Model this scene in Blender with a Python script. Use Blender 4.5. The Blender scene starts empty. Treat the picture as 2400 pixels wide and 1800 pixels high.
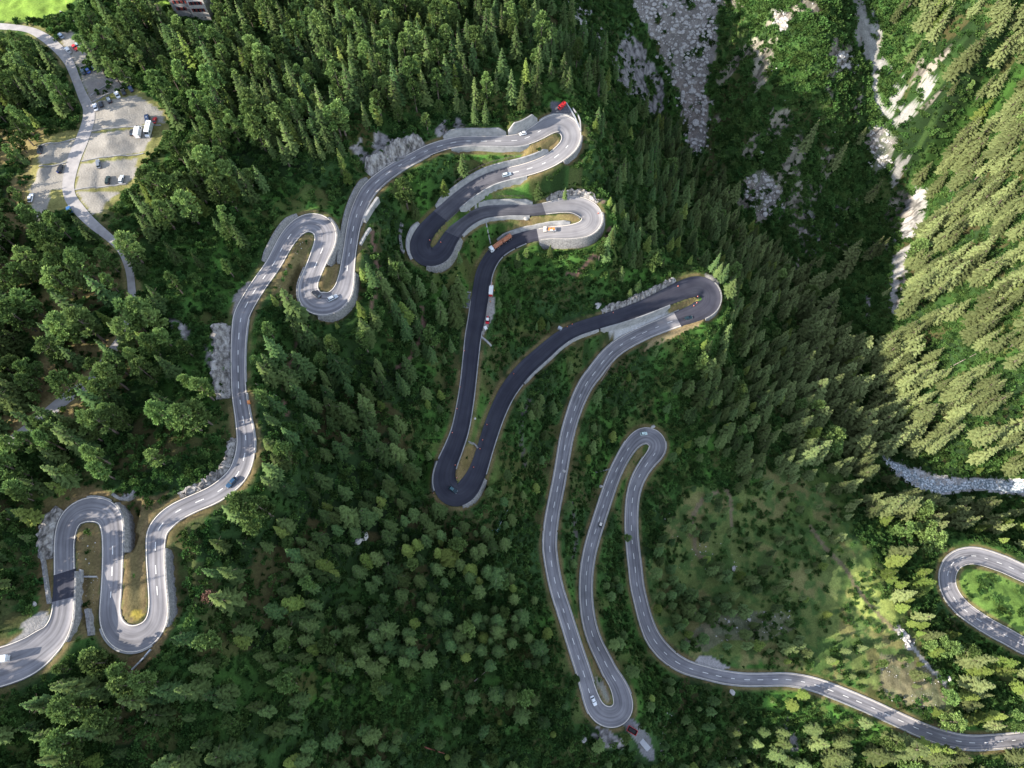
import bpy, bmesh, math, random
import numpy as np
from mathutils import Vector, Matrix, kdtree

random.seed(7); rng = np.random.default_rng(7)
scene = bpy.context.scene
COL = scene.collection

# ------------------------------------------------------------------ camera
TILT = math.radians(23.6); F = 1600.0; CAMZ = 450.0
CT, ST = math.cos(TILT), math.sin(TILT)
cam_d = bpy.data.cameras.new('camera'); cam = bpy.data.objects.new('camera', cam_d); COL.objects.link(cam)
cam.location = (0, 0, CAMZ); cam.rotation_euler = (TILT, 0, 0)
cam_d.sensor_fit = 'HORIZONTAL'; cam_d.sensor_width = 36.0; cam_d.lens = 24.0
cam_d.clip_start = 1.0; cam_d.clip_end = 20000.0
scene.camera = cam
SX = 25.0   # the nadir of the photograph sits slightly left of its centre
def ray(px, py):
    a = (np.asarray(px, float) - 1200.0) / F; b = (900.0 - np.asarray(py, float)) / F
    return a, b * CT + ST, b * ST - CT
def unproj(px, py, D):
    rx, ry, rz = ray(px, py); t = np.asarray(D, float) / -rz
    return t * rx, t * ry
def proj(x, y, z):
    zz = z - CAMZ
    depth = -(-y * ST + zz * CT); up = y * CT + zz * ST
    return 1200.0 + F * x / depth, 900.0 - F * up / depth

# ------------------------------------------------------------------ traced road: px, py, width px, depth below the camera
ROAD = [(-190,1600,84,222),(-90,1580,86,None),(0,1563,86,225),(66,1538,84,None),(100,1512,76,None),(127,1488,60,None),(143,1453,52,None),(148,1418,48,228),(151,1364,46,None),
(151,1320,46,None),(151,1266,45,230),(160,1227,47,None),(174,1208,50,None),(199,1195,55,None),(226,1194,57,231),(251,1204,58,None),(261,1225,54,None),(264,1250,48,None),(264,1307,46,None),
(261,1377,46,None),(257,1431,47,None),(260,1458,50,None),(272,1481,58,None),(290,1494,62,None),(311,1498,64,233),(332,1493,60,None),(351,1480,56,None),(364,1461,50,None),(370,1438,45,None),(370,1404,42,None),(367,1364,41,None),
(364,1307,42,None),(366,1253,44,234),(375,1234,47,None),(397,1211,44,None),(420,1196,42,None),(460,1177,40,None),(499,1160,42,None),(536,1134,44,236),(561,1105,45,None),(574,1064,44,None),(576,1026,41,None),(569,976,36,None),(561,927,34,None),
(559,900,33,238),(558,850,33,None),(559,803,34,None),(564,748,36,None),(573,724,36,None),(593,688,35,241),(614,657,34,None),(641,619,34,None),(662,580,36,None),(679,553,38,None),(699,532,38,None),(720,522,42,243.5),(741,523,46,None),
(757,534,49,None),(763,551,50,None),(760,573,47,None),(748,602,42,None),(732,640,40,None),(722,665,42,None),(722,685,48,246),(728,699,52,None),(740,709,56,None),(757,712,54,None),(778,708,52,None),(794,695,48,None),(805,676,42,None),(812,645,35,248.5),
(816,613,31,None),(822,572,30,None),(829,531,31,None),(841,491,33,None),(861,450,33,252.5),(887,423,31,None),(925,395,28,None),(966,372,26,None),(1007,351,25,256),(1050,337,24,None),(1088,331,23,None),(1142,331,23,None),(1200,330,27,260),
(1230,325,31,None),(1261,310,36,None),(1285,295,40,None),(1306,288,42,None),(1322,292,46,None),(1334,303,47,263),(1339,321,44,None),(1333,339,40,None),(1318,355,36,None),(1294,373,32,None),(1265,387,30,None),(1227,399,29,None),(1192,407,28,267),
(1153,418,29,None),(1123,433,31,None),(1094,452,32,None),(1067,474,33,None),(1033,504,34,None),(1006,532,38,271.5),(991,553,42,None),(984,574,44,None),(989,592,46,None),(1004,602,46,None),(1023,600,46,None),(1038,588,42,274),(1049,569,38,None),(1062,549,35,None),
(1083,526,32,None),(1110,508,30,None),(1137,498,28,None),(1172,494,26,None),(1200,493,25,279),(1241,493,25,None),(1276,489,27,None),(1314,482,33,None),(1344,480,40,None),(1368,487,46,283),(1384,499,48,None),(1388,514,47,None),(1382,527,44,None),(1365,538,38,None),(1330,544,32,None),
(1295,545,29,None),(1260,550,26,287),(1227,558,27,None),(1192,572,31,None),(1166,589,33,None),(1148,612,34,None),(1135,640,37,291),(1129,672,38,None),(1123,708,37,None),(1117,748,36,None),(1109,789,34,None),(1103,843,33,None),(1097,900,33,297),
(1090,949,35,None),(1079,1006,37,None),(1064,1049,40,None),(1048,1087,44,None),(1041,1114,48,None),(1044,1139,54,None),(1058,1155,58,303),(1077,1158,56,None),(1097,1144,50,None),(1111,1122,44,None),(1123,1095,38,None),(1134,1060,36,None),(1145,1025,36,307),(1156,992,36,None),(1170,957,36,None),(1187,922,37,None),
(1210,889,37,311),(1236,860,37,None),(1272,828,36,None),(1308,797,33,None),(1345,775,31,None),(1401,756,30,317),(1458,739,31,None),(1512,719,33,None),(1563,696,38,None),(1607,677,43,323),(1637,671,47,None),(1657,680,50,None),(1663,699,52,None),(1654,718,48,326),(1629,733,40,None),(1588,748,34,None),
(1550,763,31,329),(1509,780,31,None),(1471,799,32,None),(1441,819,32,None),(1417,843,33,None),(1394,873,33,334),(1375,898,32,None),(1355,938,31,None),(1339,984,29,None),(1327,1030,29,338),(1320,1071,28,None),(1312,1117,28,None),(1304,1158,28,None),(1296,1198,29,None),
(1290,1239,30,342),(1288,1280,30,None),(1293,1323,29,None),(1304,1377,29,None),(1319,1425,30,346),(1335,1475,30,None),(1352,1529,31,None),(1365,1568,32,None),(1376,1605,33,None),(1386,1637,36,350),(1396,1660,41,None),(1412,1676,46,None),(1433,1681,50,352),(1452,1673,50,None),(1461,1654,47,None),
(1457,1629,42,None),(1446,1602,37,None),(1431,1578,34,None),(1416,1548,32,355),(1401,1518,30,None),(1388,1486,29,None),(1379,1450,29,None),(1374,1410,28,None),(1373,1372,28,None),(1375,1338,28,359),(1380,1304,28,None),(1390,1263,28,None),(1405,1215,28,None),(1421,1166,28,None),
(1437,1120,28,363),(1454,1083,28,None),(1474,1049,30,None),(1492,1029,34,None),(1512,1020,37,367),(1531,1026,40,None),(1541,1041,41,None),(1537,1060,37,None),(1520,1082,32,None),(1502,1109,30,None),(1490,1136,29,370),(1483,1166,28,None),(1480,1201,28,None),(1480,1243,28,None),(1483,1282,28,None),(1489,1334,29,None),
(1493,1372,29,374),(1502,1412,29,None),(1514,1456,30,None),(1528,1491,33,None),(1547,1518,34,None),(1573,1543,33,378),(1607,1563,30,None),(1650,1576,29,None),(1696,1587,29,None),(1745,1593,28,None),(1800,1593,28,384),(1849,1593,28,None),(1903,1603,29,None),(1957,1622,30,None),(2025,1650,30,None),(2093,1681,30,388),
(2161,1712,31,None),(2218,1731,31,None),(2275,1741,32,391),(2342,1738,32,None),(2400,1732,32,None),(2500,1715,33,394),(2580,1690,36,None),(2620,1650,38,None),(2600,1610,38,None),(2540,1575,37,396),(2470,1544,37,None),(2400,1513,36,398),(2360,1491,36,None),(2322,1471,36,None),(2286,1448,36,None),(2258,1427,36,None),(2238,1405,37,400),
(2224,1380,37,None),(2220,1353,38,None),(2226,1330,40,None),(2238,1315,40,None),(2258,1305,38,402),(2286,1303,37,None),(2318,1311,37,None),(2359,1326,37,None),(2400,1345,37,404),(2480,1378,37,None),(2600,1425,37,407)]
LANE = [(-60,60,16),(0,62,14),(60,68,13),(95,82,18),(130,108,22),(160,143,22),(180,190,20),(194,225,22),(207,252,26),(208,278,27),(200,308,27),(188,338,28),(175,370,28),(164,410,27),(160,440,27),(166,465,28),(184,490,28),(206,514,24),(228,534,22),(260,560,18),(285,585,20),(298,613,20),(305,640,18),(309,680,18),
(310,710,20),(304,740,18),(290,784,18),(266,818,20),(240,860,24),(215,895,24),(176,918,26),(140,946,26),(81,995,26),(27,1035,26),(-20,1066,26),(-90,1110,26)]

def catmull(P, n=12):
    P = np.array(P, float); Q = np.vstack([2*P[0]-P[1], P, 2*P[-1]-P[-2]]); out = []
    for i in range(1, len(Q)-2):
        p0,p1,p2,p3 = Q[i-1],Q[i],Q[i+1],Q[i+2]
        t = np.linspace(0,1,n,endpoint=False)[:,None]
        out.append(0.5*((2*p1)+(-p0+p2)*t+(2*p0-5*p1+4*p2-p3)*t*t+(-p0+3*p1-3*p2+p3)*t**3))
    out.append(Q[-2][None]); return np.vstack(out)
def smooth(a, k):
    w = np.hanning(2*k+3)[1:-1]; w /= w.sum()
    pad = np.concatenate([np.repeat(a[:1],k,0), a, np.repeat(a[-1:],k,0)])
    if a.ndim == 1: return np.convolve(pad, w, 'valid')
    return np.stack([np.convolve(pad[:,j], w, 'valid') for j in range(a.shape[1])],1)
class Way: pass
def resample(xyz, hw, step=1.0):
    s = np.concatenate([[0],np.cumsum(np.hypot(np.diff(xyz[:,0]),np.diff(xyz[:,1])))])
    n = int(s[-1]/step); u = np.linspace(0,s[-1],n)
    return np.stack([np.interp(u,s,xyz[:,j]) for j in range(3)],1), np.interp(u,s,hw)
def finish(w):
    d = np.gradient(w.p[:,:2],axis=0); d /= np.linalg.norm(d,axis=1)[:,None]+1e-9
    w.t = d; w.n = np.stack([-d[:,1],d[:,0]],1)      # n = left of travel
    w.px, w.py = proj(w.p[:,0],w.p[:,1],w.p[:,2])
    w.s = np.concatenate([[0],np.cumsum(np.hypot(np.diff(w.p[:,0]),np.diff(w.p[:,1])))])
    w.tree = kdtree.KDTree(len(w.px))
    for i in range(len(w.px)): w.tree.insert((w.px[i],w.py[i],0),i)
    w.tree.balance()
def make_road(R):
    L = [0.0]
    for a,b in zip(R[:-1],R[1:]): L.append(L[-1]+math.hypot(b[0]-a[0],b[1]-a[1]))
    kx = [l for l,r in zip(L,R) if r[3] is not None]; ky = [r[3] for r in R if r[3] is not None]
    D = smooth(np.interp(L,kx,ky),2)
    P = catmull([(r[0],r[1],r[2],d) for r,d in zip(R,D)])
    x,y = unproj(P[:,0],P[:,1],P[:,3])
    g = np.gradient(P[:,:2],axis=0); g /= np.linalg.norm(g,axis=1)[:,None]+1e-9
    nx,ny = -g[:,1],g[:,0]
    ax,ay = unproj(P[:,0]+nx*P[:,2]/2,P[:,1]+ny*P[:,2]/2,P[:,3]); bx,by = unproj(P[:,0]-nx*P[:,2]/2,P[:,1]-ny*P[:,2]/2,P[:,3])
    hw = np.hypot(ax-bx,ay-by)/2
    p,hw = resample(np.stack([x,y,CAMZ-P[:,3]],1),hw)
    w = Way(); w.p = smooth(p,3); w.hw = smooth(hw,7)*1.02; w.p[:,2] = smooth(w.p[:,2],12); finish(w); return w
road = make_road(ROAD)
def ridx(px,py,w=road): return w.tree.find((px,py,0))[1]

# ------------------------------------------------------------------ terrain base surface from control points (thin plate spline)
CP = [(0,0,232),(150,60,231),(450,40,233),(650,20,237),(800,0,242),(1000,0,250),(1200,0,262),(1320,30,270),(1400,30,312),(1000,200,245),(800,180,240),(1200,200,249),(1150,260,252),(1300,150,258),(1330,230,260),
(1390,200,300),(1450,150,330),(1500,240,360),(1560,290,388),(1560,30,335),(1620,100,351),(1650,200,368),(1640,350,390),(1740,500,406),(1850,620,418),(1940,700,422),(2000,850,426),(2050,950,429),(2070,1050,432),(2180,1130,432),(2400,1140,433),
(1750,50,322),(1900,30,300),(1850,250,346),(1950,300,356),(2050,100,328),(2100,300,362),(2090,450,402),(2060,600,412),(2200,100,310),(2300,100,295),(2400,50,285),(2400,300,320),(2400,600,350),(2250,600,374),(2150,700,396),(2400,900,372),(2200,950,407),(2350,1050,422),(2250,350,365),
(1450,350,300),(1550,450,345),(1480,560,312),(1600,550,352),(1700,550,378),(1750,700,386),(1850,850,402),(1950,1000,415),(1700,800,364),(1800,1000,386),(1650,950,363),(1600,1100,371),(1450,480,305),(1400,400,288),
(1750,1200,388),(1900,1200,395),(2000,1350,391),(2100,1200,407),(2200,1220,425),(2350,1220,430),(1700,1450,388),(1900,1500,390),(2100,1550,390),(2250,1600,393),(2350,1430,401),(1500,1750,366),(1700,1720,388),(1900,1750,398),(2100,1790,405),(2300,1800,408),
(1060,1250,308),(1150,1400,331),(1250,1550,342),(1200,1700,343),(1000,1700,323),(1000,1500,315),(900,1300,294),(800,1150,272),(700,1250,262),(850,1450,297),(700,1500,275),(600,1650,261),(800,1700,301),(500,1450,246),(450,1600,245),(300,1650,237),(100,1650,229),(100,1780,232),(500,1780,253),
(700,900,257),(800,850,264),(950,850,283),(950,650,276),(850,600,262),(700,780,253),(620,1000,250),(650,1120,254),(900,1050,282),(1000,1000,292),(1200,1050,322),(1250,1200,337),(1200,700,300),(1300,620,300),(1450,650,312),
(0,300,229),(0,600,228),(0,900,227),(200,700,229),(350,500,232),(350,900,231),(300,1050,230),(100,1050,226),(0,1300,223),(450,950,233),(500,350,234),(650,300,237),(600,450,238),(850,300,240),(750,420,242),(470,750,235),
(60,450,229),(130,300,229),(340,300,232),(300,420,232),
(-300,900,228),(-300,200,232),(-300,1600,222),(400,-200,230),(1000,-200,245),(1600,-200,330),(2100,-200,320),(2650,0,250),(2750,600,300),(2750,1100,400),(2700,1900,400),(2300,2100,420),(1500,2100,390),(900,2100,322),(300,2100,245),(-250,2100,225)]
cx,cy = unproj([c[0] for c in CP],[c[1] for c in CP],[c[2] for c in CP])
pts = np.stack([cx,cy,CAMZ-np.array([c[2] for c in CP],float)],1)
rd = road.p[::14]
pts = np.vstack([pts, rd])
def tps_fit(P, lam=6.0):
    n = len(P); d = np.hypot(P[:,0,None]-P[None,:,0],P[:,1,None]-P[None,:,1])/100.0
    K = np.where(d>0,d*d*np.log(d+1e-12),0)+np.eye(n)*lam*1e-3
    A = np.zeros((n+3,n+3)); A[:n,:n]=K; A[:n,n]=1; A[:n,n+1]=P[:,0]/100; A[:n,n+2]=P[:,1]/100; A[n:,:n]=A[:n,n:].T
    return np.linalg.solve(A,np.concatenate([P[:,2],[0,0,0]]))
co = tps_fit(pts)
def tps_eval(X,Y):
    sh = X.shape; x = X.ravel(); y = Y.ravel(); out = np.zeros_like(x)
    for a in range(0,len(x),20000):
        xs,ys = x[a:a+20000],y[a:a+20000]
        d = np.hypot(xs[:,None]-pts[None,:,0],ys[:,None]-pts[None,:,1])/100.0
        out[a:a+20000] = np.where(d>0,d*d*np.log(d+1e-12),0)@co[:-3]+co[-3]+co[-2]*xs/100+co[-1]*ys/100
    return out.reshape(sh)
X0,X1,Y0,Y1 = -330.0,500.0,-130.0,600.0; G = 1.0
gx = np.arange(X0,X1+.1,G); gy = np.arange(Y0,Y1+.1,G); NX,NY = len(gx),len(gy)
cgx = np.arange(X0-6,X1+12,6.0); cgy = np.arange(Y0-6,Y1+12,6.0)
CG = tps_eval(*np.meshgrid(cgx,cgy))
def bil(grid,x0,y0,st,x,y):
    fx = np.clip((x-x0)/st,0,grid.shape[1]-1.001); fy = np.clip((y-y0)/st,0,grid.shape[0]-1.001)
    i = fx.astype(int); j = fy.astype(int); u = fx-i; v = fy-j
    return grid[j,i]*(1-u)*(1-v)+grid[j,i+1]*u*(1-v)+grid[j+1,i]*(1-u)*v+grid[j+1,i+1]*u*v
def vnoise(x,y,scale,seed):
    r = np.random.default_rng(seed); N = 256; g = r.random((N,N))
    fx = x/scale; fy = y/scale; i = np.floor(fx).astype(int); j = np.floor(fy).astype(int); u = fx-i; v = fy-j
    u = u*u*(3-2*u); v = v*v*(3-2*v)
    a = g[j%N,i%N]; b = g[j%N,(i+1)%N]; c = g[(j+1)%N,i%N]; d = g[(j+1)%N,(i+1)%N]
    return (a*(1-u)+b*u)*(1-v)+(c*(1-u)+d*u)*v
def fbm(x,y,scale,seed,o=4):
    s = 0; a = 1; t = 0
    for k in range(o): s = s+a*vnoise(x,y,scale/2**k,seed+k); t += a; a *= .5
    return s/t
GX,GY = np.meshgrid(gx,gy)
H0 = bil(CG,cgx[0],cgy[0],6.0,GX,GY)
H0 = H0+(fbm(GX,GY,22,11,5)-.5)*4.5

def lane_way(L, lift=0.0):
    P = catmull([(l[0],l[1],l[2]) for l in L]); D = np.full(len(P),230.0)
    for _ in range(12):
        x,y = unproj(P[:,0],P[:,1],D); D = CAMZ-bil(CG,cgx[0],cgy[0],6.0,x,y)
    D = smooth(D,20); x,y = unproj(P[:,0],P[:,1],D)
    g = np.gradient(P[:,:2],axis=0); g /= np.linalg.norm(g,axis=1)[:,None]+1e-9
    ax,ay = unproj(P[:,0]-g[:,1]*P[:,2]/2,P[:,1]+g[:,0]*P[:,2]/2,D); bx,by = unproj(P[:,0]+g[:,1]*P[:,2]/2,P[:,1]-g[:,0]*P[:,2]/2,D)
    p,hw = resample(np.stack([x,y,CAMZ-D],1),np.hypot(ax-bx,ay-by)/2)
    w = Way(); w.p = smooth(p,3); w.hw = smooth(hw,5); finish(w); return w
lane = lane_way(LANE)

EDGE = np.full((NY,NX),1e3); NEAR = np.full((NY,NX),-1,int); OFF = np.zeros((NY,NX))
def carve(H,w,rad=16,main=True,e0=.8):
    global EDGE,NEAR,OFF
    Wt = np.zeros_like(H); WZ = np.zeros_like(H); ED = np.full(H.shape,1e3)
    for k in range(len(w.p)):
        x,y,z = w.p[k]; hw = w.hw[k]; r = rad+hw
        i0 = max(int((x-r-X0)/G),0); i1 = min(int((x+r-X0)/G)+2,NX); j0 = max(int((y-r-Y0)/G),0); j1 = min(int((y+r-Y0)/G)+2,NY)
        if i0>=i1 or j0>=j1: continue
        dx = GX[j0:j1,i0:i1]-x; dy = GY[j0:j1,i0:i1]-y; d = np.hypot(dx,dy)
        e = d-hw; ee = np.maximum(e-e0,0); wt = 1/(.3+ee)**4*(e<rad)
        Wt[j0:j1,i0:i1] += wt; WZ[j0:j1,i0:i1] += wt*z
        m = e<ED[j0:j1,i0:i1]; ED[j0:j1,i0:i1][m] = e[m]
        if main:
            NEAR[j0:j1,i0:i1][m] = k; OFF[j0:j1,i0:i1][m] = (dx*w.n[k,0]+dy*w.n[k,1])[m]
    w0 = 1/6.0**4*3
    H = (WZ+w0*H)/(Wt+w0)
    return H,ED
H1,EDL = carve(H0,lane,8,False)
H1,EDR = carve(H1,road,16,True)
EDGE = EDR
LN = bpy  # placeholder
# ---- walls --------------------------------------------------------------
# (start px, end px, side L/R of travel, kind, height, batter, surface, label)
WALLS = [
((127,1488),(151,1350),'R','fill',3.5,1.2,'stone','pale stone retaining wall below the left road beside the bottom left bend'),
((248,1203),(264,1300),'L','fill',6,2.0,'stone','tall stone wall on the outer side of the left arch shaped bend'),
((366,1461),(365,1290),'R','fill',5,1.6,'stone','long stone wall along the right edge of the U bend with the brown island'),
((641,619),(712,523),'L','cut',3.0,1.6,'stone','rough stone wall curving above the upper left bend near the two cars'),
((752,530),(744,612),'L','fill',5,2.4,'stone','bulging stone wall on the right of the upper left bend'),
((736,632),(734,704),'R','fill',3,.9,'stone','narrow stone wall on the left of the bend with two cars'),
((752,711),(813,640),'R','fill',5,2.0,'stone','stone retaining wall under the bend with two cars'),
((815,620),(878,430),'L','cut',3.2,1.4,'stone','long grey wall on the left of the road climbing to the top bend'),
((885,425),(1008,350),'L','cut',8,5.0,'rock','jagged pale rock face above the road before the top bend'),
((1046,337),(1190,331),'L','cut',5.0,.7,'concrete','lower stretch of the tall concrete wall above the top road'),
((1195,331),(1278,298),'L','cut',8.0,.9,'concrete','tallest stretch of concrete wall beside the red van'),
((1053,336),(1228,325),'R','fill',4.0,.6,'concrete','smooth concrete wall under the top road with a brown grass strip'),
((1340,318),(1305,365),'L','fill',4.5,1.3,'stone','stone wall on the outside of the top right bend'),
((1300,370),(1040,498),'R','cut',4.0,1.0,'concrete','curved grey wall with a railing above the second road'),
((1232,398),(1062,478),'L','fill',4.5,1.2,'concrete','pale concrete wall under the road with the silver estate car'),
((1004,534),(990,592),'R','cut',3.2,2.0,'concrete','pale curved wall left of the tight dark bend'),
((1004,602),(1062,550),'R','fill',5,2.2,'stone','stone wall under the tight dark bend'),
((1066,545),(1252,492),'L','cut',3.5,1.2,'concrete','pale concrete wall above the middle dark road'),
((1066,545),(1240,493),'R','fill',2.5,.7,'concrete','thin concrete wall below the middle dark road'),
((1388,505),(1262,549),'L','fill',7,3.0,'stone','sloping stone wall under the grey bend behind the flatbed truck'),
((1340,543),(1178,580),'R','cut',2.6,1.6,'concrete','wedge shaped concrete wall between the grass island and the flatbed truck'),
((1288,488),(1380,495),'L','cut',3.0,1.8,'rock','broken pale rock above the grey bend'),
((1046,1090),(1045,1140),'R','fill',5,2.2,'concrete','pale curved wall on the left of the lowest dark bend'),
((1077,1158),(1116,1112),'R','fill',5,1.8,'stone','stone wall on the right of the lowest dark bend'),
((1210,889),(1395,757),'R','fill',2.5,.9,'concrete','pale wall along the lower side of the long dark diagonal road'),
((1401,756),(1558,698),'R','fill',5,1.2,'concrete','smooth concrete wall between the two roads left of the right dark bend'),
((1420,751),(1600,678),'L','cut',3.0,2.2,'rock','low rock face above the long dark diagonal road'),
((1657,680),(1640,728),'L','fill',4.5,1.2,'stone','stone wall on the outside of the right dark bend'),
((560,925),(562,760),'L','cut',7,5.0,'rock','layered grey rock outcrop left of the upper left road'),
((576,1020),(430,1190),'L','cut',2.2,1.8,'rock','low broken rock bank beside the road with the blue car'),
((152,1300),(170,1212),'L','cut',4.0,3.0,'rock','slanting rock slabs on the left of the left arch shaped bend'),
]
def sm(t): t = np.clip(t,0,1); return t*t*(3-2*t)
HH = H1.copy()
HH = np.where(EDGE<=.2,HH-.45,HH)
WALLS = [(w[0],w[1],w[2],w[3],w[4]*(.8 if w[3]=='fill' else .85),w[5]*(.45 if w[3]=='fill' else (.5 if w[6]!='rock' else .7)),w[6],w[7]) for w in WALLS]
for wl in WALLS:
    a,b = ridx(*wl[0]),ridx(*wl[1]); 
    if a>b: a,b=b,a
    side = 1 if wl[2]=='L' else -1
    m = (NEAR>=a)&(NEAR<=b)&(OFF*side>0)&(EDGE<16)
    z = road.p[np.clip(NEAR,0,None),2]; o = EDGE
    h,out = wl[4],wl[5]
    endf = sm(np.minimum(NEAR-a,b-NEAR)/5.0+.3)
    if wl[3]=='fill':
        prof = z-.45-(h)*np.clip(o/max(out,1.0),0,1)*endf
        tgt = np.minimum(HH,prof); f = 1-sm((o-out-3)/7)
        HH = np.where(m&(o>-.3),HH*(1-f)+tgt*f,HH)
    else:
        prof = z-.3+(h-.5)*np.clip((o-out-.45)/1.0,0,1)*endf if wl[6]!='rock' else z-.3+(h-.6)*np.clip((o-1.2)/out,0,1)*endf
        f = 1-sm((o-out-3)/9)
        tgt = np.where(o<out+.5,np.minimum(HH,z-.3),np.maximum(HH,prof)) if wl[6]!='rock' else np.where(o<out+1.2,prof,np.maximum(HH,prof))
        HH = np.where(m&(o>.2),HH*(1-f)+tgt*f,HH)

# ------------------------------------------------------------------ regions in the photograph, painted on the ground as soils, sunlight and forest shade
def inpoly(px,py,P):
    P = np.array(P,float); res = np.zeros(px.shape,bool)
    bb = (px>=P[:,0].min())&(px<=P[:,0].max())&(py>=P[:,1].min())&(py<=P[:,1].max())
    x = px[bb]; y = py[bb]; c = np.zeros(x.shape,bool); j = len(P)-1
    for i in range(len(P)):
        xi,yi = P[i]; xj,yj = P[j]
        if yi!=yj: c ^= ((yi>y)!=(yj>y))&(x<(xj-xi)*(y-yi)/(yj-yi)+xi)
        j = i
    res[bb] = c; return res
PXG,PYG = proj(GX,GY,HH)
wobx = (fbm(GX,GY,7,51,3)-.5)*22; woby = (fbm(GX,GY,7,61,3)-.5)*22
n1 = fbm(GX,GY,30,21,4); n2 = fbm(GX,GY,6,31,3); n3 = fbm(GX,GY,2.2,41,2)
def C(*c): return np.array(c,float)
DENS = ["037868999986640003204789","856999999998863003331589","860399999887534510343499","310188887312112662543599","232487522541113577441689","666764103111224688654899"[:24],"777753213532353358855889","888631235652321248866789","878851345521112378867756","889972455421222267775888",
"789852655412221336674688","833313677623233222235633","600045788876223211114664","510005688987332242234400","100145667887313352312510","077347667655514321331264","687656664335523542421122","556666554335433355564564"]
DM = np.array([[int(c) for c in (row+'555555555')[:24]] for row in DENS],float)
DM[6:11,6:10] += 2.2; DM[7:10,10:12] += .8; DM[4:8,13:15] += 1; DM[12:15,17:20] *= .7
colr = np.zeros((NY,NX,3))
g = np.clip((n1-.35)/.3,0,1)[...,None]; g2 = np.clip((n2-.35)/.3,0,1)[...,None]
colr[:] = C(.026,.055,.016)*(1-g)+C(.045,.105,.018)*g
colr = colr*(.6+.8*g2)
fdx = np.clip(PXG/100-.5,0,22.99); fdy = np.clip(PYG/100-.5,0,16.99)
DGR = bil(DM,0,0,1,fdx,fdy); colr = colr*(1-.45*np.clip((DGR-4)/3,0,1))[...,None]  # dark litter under dense trees, with forest shade also put into the colour
fo = ((fbm(GX,GY,11,71,3)>.6))[...,None]
colr = np.where(fo,colr*.6+C(.10,.07,.03)*.4,colr)
rockm = np.zeros((NY,NX))
def blend(mask,c,k=1.0,var=.3):
    global colr
    m = (mask.astype(float)*k)[...,None]
    colr = colr*(1-m)+(C(*c)*(1-var+2*var*n3[...,None])*(.8+.4*n2[...,None]))*m
GRASS_L = [(-400,-200),(330,-200),(150,30),(120,40),(62,52),(-400,45)]
MEADOW = [(1560,1240),(1620,1130),(1720,1160),(1830,1080),(1900,1110),(1960,1180),(2000,1250),(2070,1330),(2110,1380),(2150,1450),(2180,1560),(2240,1620),(2230,1680),(2060,1620),(1850,1560),(1700,1560),(1620,1540),(1540,1490),(1510,1400),(1530,1300)]
SUN_PATCH = [(1960,1330),(2020,1300),(2090,1400),(2120,1470),(2060,1480),(2020,1460),(1940,1390)]  # sunlit part of the meadow, sunlight put into its ground colour
for P,c,k in [(GRASS_L,(.17,.26,.04),1),(MEADOW,(.125,.155,.045),.85),(SUN_PATCH,(.27,.31,.08),.95),
   ([(1980,1080),(2000,1160),(2000,1250),(1950,1290),(1880,1260),(1820,1160),(1850,1110)],(.07,.11,.025),.8),
   ([(2250,1330),(2330,1340),(2420,1370),(2600,1440),(2600,1600),(2400,1490),(2290,1430),(2250,1390)],(.12,.20,.04),.95),
   ([(380,0),(405,0),(405,45),(350,40),(340,20)],(.16,.25,.04),1),
   ([(290,15),(330,0),(400,20),(380,50),(320,40)],(.15,.2,.05),.8),
   ([(1110,480),(1140,455),(1200,450),(1225,465),(1200,470),(1130,480)],(.055,.14,.025),.9),
   ([(1120,440),(1240,425),(1250,470),(1150,475),(1110,485)],(.06,.145,.025),.85),
   ([(1230,352),(1290,320),(1312,320),(1310,335),(1275,365),(1220,375)],(.24,.18,.07),.95),
   ([(1085,362),(1225,352),(1225,365),(1085,375)],(.08,.2,.03),.8),
   ([(1235,508),(1360,500),(1360,515),(1260,525),(1200,545),(1170,560),(1215,520)],(.22,.18,.07),.95),
   ([(1075,1050),(1120,1040),(1110,1090),(1085,1130),(1060,1120)],(.17,.13,.05),.95),
   ([(1550,735),(1630,693),(1640,705),(1580,730),(1550,740)],(.22,.2,.06),.95),
   ([(180,1260),(215,1230),(236,1265),(236,1330),(232,1420),(205,1500),(182,1480),(182,1400)],(.13,.10,.045),.95),
   ([(290,1210),(330,1170),(400,1150),(350,1210),(342,1300),(345,1440),(312,1455),(286,1430),(290,1300)],(.13,.10,.045),.95),
   ([(305,1430),(320,1425),(345,1440),(312,1458)],(.35,.27,.05),.9),
   ([(700,560),(725,548),(730,570),(700,650),(690,700),(640,720),(640,660),(668,620)],(.13,.105,.045),.95),
   ([(760,640),(798,600),(792,640),(780,680),(755,685),(745,665)],(.14,.11,.045),.95),
   ([(95,1180),(160,1130),(260,1150),(260,1165),(170,1185),(120,1260),(120,1420),(90,1440),(85,1270)],(.14,.10,.045),.85),
   ([(270,1150),(380,1160),(330,1200),(300,1250),(285,1220),(270,1180)],(.13,.1,.045),.9),
   ([(290,1560),(350,1500),(400,1470),(370,1540),(320,1590)],(.16,.10,.05),.8),
   ([(1380,1520),(1360,1450),(1345,1440),(1375,1520),(1425,1640),(1430,1600)],(.16,.12,.05),.9),
   ([(1395,1590),(1410,1590),(1432,1640),(1420,1655),(1405,1630)],(.25,.24,.22),.8),
   ([(1490,1060),(1510,1040),(1505,1070),(1470,1120),(1460,1130),(1455,1120)],(.12,.10,.04),.9),
   ([(1220,560),(1290,552),(1350,550),(1370,560),(1360,580),(1330,575),(1260,572)],(.2,.18,.12),.5),
   ([(1590,760),(1650,745),(1640,765),(1560,800),(1500,830),(1530,795)],(.3,.22,.12),.8)]:
    kw = 2.6 if P is MEADOW else 1.5 if P is SUN_PATCH else .5
    blend(inpoly(PXG+wobx*kw,PYG+woby*kw,P),c,k)
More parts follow.
